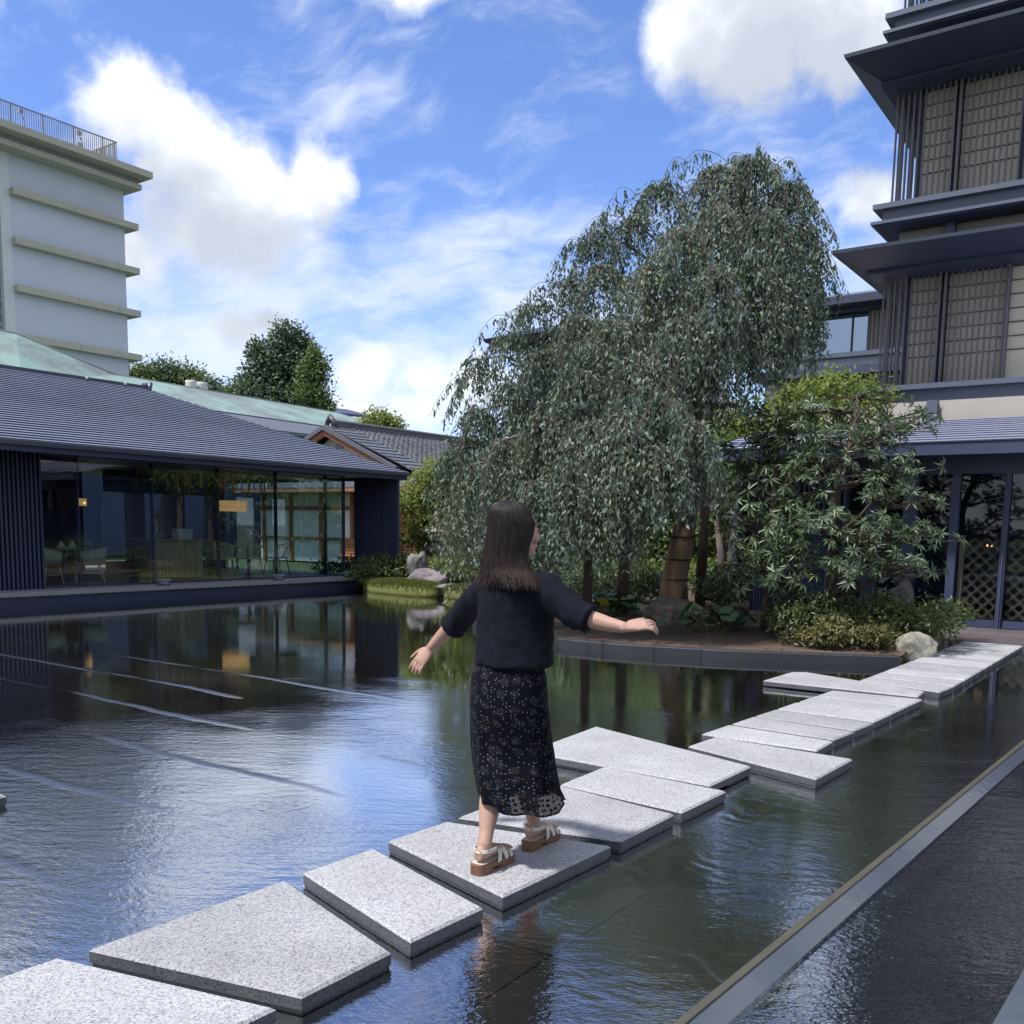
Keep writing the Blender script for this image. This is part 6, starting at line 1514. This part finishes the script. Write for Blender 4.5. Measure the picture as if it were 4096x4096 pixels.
    hp = [  # level (pixel y), centre pixel x, half width, half depth
        (2003, 2060, .020, .024), (2010, 2060, .044, .050), (2024, 2060, .064, .073), (2052, 2062, .084, .090), (2095, 2068, .100, .099), (2140, 2064, .104, .100), (2185, 2056, .105, .098), (2225, 2050, .113, .098), (2258, 2050, .122, .100), (2286, 2054, .132, .098), (2304, 2056, .136, .092)]
    def hpt(s, th, off=0.0):            # s in 0..1 along the level list
        q = s * (len(hp) - 1); i = min(int(q), len(hp) - 2); fr = q - i
        y, x, a, b_ = [hp[i][k] + (hp[i + 1][k] - hp[i][k]) * fr for k in range(4)]
        c = P(x, y, Y0 - .005) - hf * .030
        back = max(0, -sin(th))
        return c + hr * ((a + off) * cos(th)) + hf * ((b_ + off) * sin(th) * (1 if sin(th) < 0 else (1.04 if s < .40 else 1.04 - 1.1 * min(.26, (s - .40)))))
    hm = MB(); n = 48
    hm.ring_loft([[hpt(k / 30, 2 * pi * i / n, (.005 * sin(7 * 2 * pi * i / n + 3 * k / 30) + .004 * sin(13 * 2 * pi * i / n)) * (k / 30) ** 2 - .02 * (k / 30) ** 8) + Z * (.012 * sin(5 * 2 * pi * i / n + 1) * (k / 30) ** 6) for i in range(n)] for k in range(31)])
    hair = hm.build('hair', M_hair, t, True)
    rg = np.random.default_rng(9); st = MB()
    for q in range(4200):
        th = rg.random() * 2 * pi
        if sin(th) > .80: continue
        s0 = .02 + .5 * rg.random() ** 2; s1 = .90 + .26 * rg.random() ** 1.5; off = .001 + .006 * rg.random(); tw = rg.normal() * .16; fl = rg.normal() * .018
        pts = []
        for k in range(9):
            s = s0 + (s1 - s0) * k / 8; p = hpt(min(s, 1), th + tw * k / 8, off + (max(0, s - .75) * .05 * rg.random()))
            if s > 1: p -= Z * ((s - 1) * .35)
            p += (hr * sin(9 * s + 3 * th + q % 3) + hf * cos(8 * s + 2 * th)) * (.0055 * max(0, s - .45))
            if s > .85: p += R * ((s - .85) * .22 * (1 if cos(th) > .2 else .10)) + Vector((fl, fl, 0)) * (s - .85) * 4
            pts.append(p)
        st.tube(pts, [.0006] + [.0010] * 6 + [.0008, .0003], 3, False)
    st.build('hair_strands', M_hair, hair, True)
    # ---------------- sandals
    for k, (h_, lab) in enumerate(((heelL, 'left'), (heelR, 'right'))):
        def outline(sc=1.0):
            L = [(-.035, .018), (-.028, .030), (.0, .038), (.05, .037), (.10, .038), (.15, .045), (.19, .047), (.222, .042), (.245, .026), (.252, .008)]
            pts = [h_ + F * s + R * (w * sc) for s, w in L] + [h_ + F * s - R * (w * sc) for s, w in L[::-1]]
            return [(p.x, p.y) for p in pts]
        o = outline(); n_ = len(o)
        if sum(o[i - 1][0] * o[i][1] - o[i][0] * o[i - 1][1] for i in range(n_)) < 0: o = o[::-1]
        def zup(p):
            s = (Vector((p[0], p[1], 0)) - Vector((h_.x, h_.y, 0))).dot(F); return s
        zb = lambda s: gz + (.026 if s < .07 else (.026 - .010 * min(1, (s - .07) / .06)))
        zt = lambda s: gz + .050 - .010 * max(0, min(1, (s - .05) / .15))
        m = MB(); m.ring_loft([[(p[0], p[1], zb(zup(p)) - .004) for p in o], [(p[0], p[1], zt(zup(p)) - .004) for p in o], [(p[0] * .98 + h_.x * .02 + F.x * .002, p[1] * .98 + h_.y * .02 + F.y * .002, zt(zup(p))) for p in o]])
        sn = m.build('sandal', [M_sole], t)
        ho = [p for p in o if zup(p) < .085]
        m = MB(); m.prism(ho, gz + .0005, gz + .023); m.build('heel_block', M_sole, sn)
        fo = [p for p in o if zup(p) > .095]
        m = MB(); m.prism(fo, gz + .0005, gz + .013); m.build('front_tread', M_sole, sn)
        m = MB(); m.add([(p[0] * .94 + (h_.x + F.x * .105) * .06, p[1] * .94 + (h_.y + F.y * .105) * .06, zt(zup(p)) + .0015) for p in o], [tuple(range(n_))]); m.build('insole', M_insole, sn)
        def band(path, w, name):
            v = []; f = []
            for i, (p, up_) in enumerate(path):
                v += [p - up_ * (w / 2), p + up_ * (w / 2)]
            for i in range(len(path) - 1): f.append((2 * i, 2 * i + 2, 2 * i + 3, 2 * i + 1))
            me = bpy.data.meshes.new(name); me.from_pydata([tuple(q) for q in v], [], f); me.materials.append(M_strap)
            o_ = link(name, me, sn); sd = o_.modifiers.new('s', 'SOLIDIFY'); sd.thickness = .004; sd.offset = 1
            return o_
        # heel strap round the back of the ankle
        c0 = h_ + F * .035 + Z * (gz * 0 + .105)
        path = []
        for a in np.linspace(-.62 * pi, .62 * pi, 17):
            path.append((c0 - F * (.047 * cos(a)) + R * (.041 * sin(a)) + F * (.05 * max(0, -cos(a)) ) - Z * (.012 * max(0, -cos(a * .9))), (Z + F * .25).normalized()))
        band(path, .017, 'heel_strap')
        bk = c0 - F * .012 + R * ((-.044) if k else .044)
        MB().tube([bk + Z * .013 - F * .011, bk + Z * .013 + F * .011, bk - Z * .013 + F * .011, bk - Z * .013 - F * .011, bk + Z * .013 - F * .011], .0018, 6, False).build('buckle', M_buckle, sn)
        # two crossing bands over the instep
        for (s0, s1) in ((.085, .150), (.150, .090)):
            path = []
            for a in np.linspace(0, pi, 15):
                s = s0 + (s1 - s0) * (a / pi); hgt = .066 - .16 * (s - .085)
                path.append((h_ + F * s + R * (-.046 * cos(a)) + Z * (gz * 0 + .040 + (hgt - .002) * sin(a) ** .8), (F + Z * .25 * 1).normalized()))
            band(path, .025, 'cross_strap')
        path = []
        for a in np.linspace(0, pi, 13): path.append((h_ + F * .188 + R * (-.047 * cos(a)) + Z * (.038 + .026 * sin(a) ** .7), F))
        band(path, .020, 'toe_strap')
    rgp = aL[-1] + (dL.normalized()) * .098
    MB().tube([rgp + Vector((.0095 * cos(k), .004 * cos(k), .0095 * sin(k))) for k in np.linspace(0, 2 * pi, 13)], .0014, 5, False).build('finger_ring', M_buckle, t)
woman()
# ------------------------------------------------------------------ inside the pavilion
def tub_chair(label, u, w, face):
    c = Vector(g(u, w, .29)); t = thing('tub_chair', label, 'chair', c, 'tub chairs by the glass')
    a = RZG + face; X = Vector((cos(a), sin(a), 0)); Yv = Vector((-sin(a), cos(a), 0)); Z = Vector((0, 0, 1))
    q = lambda x, y, z: c + X * x + Yv * y + Z * z
    sh = MB(); rings = []
    for k in range(13):
        th = -.72 * pi + 1.44 * pi * k / 12; h = .74 - .16 * (1 - cos(th)) * .0 - .20 * max(0, abs(th) / (.72 * pi) - .35)
        d0, d1 = .29, .335; rings.append([q(-d0 * cos(th), d0 * sin(th), .40), q(-d1 * cos(th), d1 * sin(th), .38), q(-(d1 + .05) * cos(th), (d1 + .03) * sin(th), h), q(-(d0 + .03) * cos(th), (d0 + .02) * sin(th), h)])
    sh.ring_loft(rings).build('backrest', M_fabric, t, True)
    MB().lathe([(.27, .37), (.30, .40), (.30, .44), (.26, .47)], (c.x, c.y, c.z), 18).build('seat', M_fabric, t, True)
    for sx, sy in ((1, 1), (1, -1), (-1, 1), (-1, -1)): MB().tube([q(sx * .20, sy * .20, .38), q(sx * .28, sy * .24, 0)], [.016, .011], 6).build('leg', M_wicker, t)
    for sy in (1, -1): MB().tube([q(-.24, sy * .225, .19), q(.24, sy * .225, .19)], .009, 6).build('stretcher', M_wicker, t)
tub_chair('beige tub chair nearest the louvred wall inside the pavilion', 10.35, 19.0, .4)
tub_chair('beige tub chair right of the laid table inside the pavilion', 11.45, 19.2, 2.7)
def table(label, u, w, r, m):
    c = g(u, w, .285); t = thing('round_table', label, 'table', c, 'tables inside the pavilion')
    MB().lathe([(r, .70), (r, .735), (r - .02, .74)], c, 24).build('top', m, t)
    MB().lathe([(.035, .02), (.035, .70)], c, 10).build('column', M_dark, t); MB().lathe([(.24, 0), (.24, .015), (.05, .03)], c, 18).build('base', M_dark, t)
table('small dark round table between the tub chairs', 10.95, 19.3, .38, M_int_floor)
table('pale round table among the spindle chairs', 16.3, 19.9, .5, M_wood)
for k, (u, w, lab) in enumerate(((10.85, 19.2, 'white folded napkin on the left of the laid table'), (11.15, 19.3, 'white folded napkin on the right of the laid table'))):
    c = Vector(g(u, w, 1.028)); tag(MB().add([c + Vector(v) for v in ((-.07, -.05, 0), (.07, -.05, 0), (.07, .05, 0), (-.07, .05, 0), (0, 0, .15), (.02, .01, .13))], [(0, 1, 4), (1, 2, 5), (2, 3, 4), (3, 0, 4), (1, 5, 4), (2, 4, 5), (0, 3, 2, 1)]).build('napkin', M_shoji), lab, 'napkin', 'napkins on the laid table')
def spindle_chair(label, u, w, face):
    c = Vector(g(u, w, .29)); t = thing('spindle_chair', label, 'chair', c, 'spindle-back chairs inside the pavilion')
    a = RZG + face; X = Vector((cos(a), sin(a), 0)); Yv = Vector((-sin(a), cos(a), 0)); Z = Vector((0, 0, 1)); q = lambda x, y, z: c + X * x + Yv * y + Z * z
    MB().hexa([q(-.22, -.23, .42), q(.22, -.23, .42), q(.22, .23, .42), q(-.22, .23, .42), q(-.22, -.23, .455), q(.22, -.23, .455), q(.22, .23, .455), q(-.22, .23, .455)]).build('seat', M_wicker, t)
    for sx, sy in ((1, 1), (1, -1), (-1, 1), (-1, -1)): MB().tube([q(sx * .18, sy * .19, .42), q(sx * .25, sy * .23, 0)], [.017, .012], 6).build('leg', M_dark, t)
    top = []
    for k in range(11):
        th = -1.15 + 2.3 * k / 10; b = q(-.20 * cos(th), .21 * sin(th) , .455); e = q(-.30 * cos(th), .30 * sin(th), .80 - .10 * (abs(th) / 1.15) ** 2); top.append(e)
        MB().tube([b, e], .009, 5, False).build('spindle', M_wicker, t)
    MB().tube(top, .014, 6).build('top_rail', M_wicker, t)
for u, w, f, l in ((15.0, 19.3, 1.2, 'spindle-back chair just right of the slatted counter'), (15.75, 19.2, 1.6, 'spindle-back chair second from the slatted counter'), (16.55, 19.1, 1.9, 'spindle-back chair right of the pale table'), (16.2, 20.7, -1.5, 'spindle-back chair behind the pale table')): spindle_chair(l, u, w, f)
def counter():
    t = thing('slatted_counter', 'low wooden counter with vertical slats inside the pavilion', 'counter', g(13.6, 19, .29))
    MB().gbox(12.95, 14.35, 19.22, 19.8, .29, 1.17).build('body', M_int_floor, t)
    for i in range(22): MB().gbox(12.97 + i * .0635, 13.005 + i * .0635, 19.18, 19.218, .31, 1.15).build('slat', M_wood, t)
    MB().gbox(12.92, 14.38, 19.15, 19.85, 1.172, 1.20).build('top', M_wood, t)
    c = thing('white_box', 'white cube standing on the slatted counter', 'box', g(14.0, 19.5, 1.2)); MB().gbox(13.85, 14.2, 19.35, 19.65, 1.201, 1.44).build('carton', M_shoji, c)
    MB().gbox(14.203, 14.208, 19.36, 19.64, 1.21, 1.43).build('side_label', M_white, c)
counter()
def pendant():
    t = thing('pendant_lamp', 'wide drum pendant lamp glowing orange inside the pavilion', 'lamp', g(15.9, 20.0, 2.0))
    for z0, z1 in ((1.90, 2.02), (2.04, 2.16)): MB().lathe([(.36, z0), (.36, z1), (.33, z1), (.33, z0)], g(15.9, 20.0, 0), 24).build('shade', M_brass, t)
    MB().tube([g(15.9, 20, 2.16), g(15.9, 20, 2.88)], .012, 6).build('rod', M_dark, t)
    MB().tube([g(15.35, 20, 2.25), g(15.5, 20, 2.42), g(15.9, 20, 2.48), g(16.3, 20, 2.42), g(16.45, 20, 2.25)], .014, 6).build('hoop', M_dark, t)
    for u, w, z, s, l in ((10.75, 23.8, 1.95, .11, 'small orange wall lamp near the louvred wall'), (13.3, 22.5, 2.05, .09, 'small square lamp left of the pendant')):
        q = thing('wall_lamp', l, 'lamp', g(u, w, z), 'wall lamps inside the pavilion'); MB().gbox(u - s, u + s, w - .06, w, z - s, z + s).build('shade', M_brass, q); MB().lathe([(.01, -.03), (.03, 0), (.01, .03)], g(u + .02, w - .075, z - .02), 8).build('bulb', M_lamp, q)
        MB().gbox(u - .03, u + .03, w, 23.9, z - .03, z + .03).build('bracket', M_dark, q)
    s = thing('bottle_shelf', 'dim shelf of white cups behind the laid table', 'shelf', g(11.2, 23.6, .3))
    for z in (.95, 1.25, 1.5): MB().gbox(10.9, 11.6, 23.4, 23.85, z, z + .02).build('board', M_wood, s)
    MB().gbox(10.66, 10.88, 23.5, 23.86, .3, 1.6).build('end_panel', M_cedar, s)
    for i in range(3):
        for z in (.97, 1.27): 
            o = MB().lathe([(.04, 0), (.055, .05), (.05, .12), (.02, .15)], g(11.0 + i * .2, 23.55, z), 10).build('cup', M_shoji, None, True); tag(o, f'white cup on the {"lower" if z < 1 else "upper"} shelf behind the laid table, {["left", "middle", "right"][i]} of three', 'cup', 'cups on the dim shelf')
pendant()
def tall_lantern():
    c = g(17.1, 24.6, .15); t = thing('reflection_lantern', 'added stone lantern standing in for a reflection in the pavilion glass', 'stone lantern', c)  # lantern added in place of a mirror image in the glass
    MB().lathe([(.34, 0), (.34, .12), (.22, .2), (.19, .9), (.27, 1.0)], c, 12).build('shaft', M_lantern, t)
    MB().lathe([(.28, 1.0), (.38, 1.08), (.34, 1.12), (.26, 1.14), (.26, 1.5), (.32, 1.52)], c, 6).build('firebox', M_lantern, t)
    MB().lathe([(.34, 1.52), (.52, 1.56), (.30, 1.72), (.12, 1.82)], c, 6).build('roof', M_lantern, t)
    MB().lathe([(.12, 1.82), (.16, 1.9), (.10, 1.96), (.17, 2.06), (.02, 2.24)], c, 12).build('finial', M_lantern, t, True)
tall_lantern()
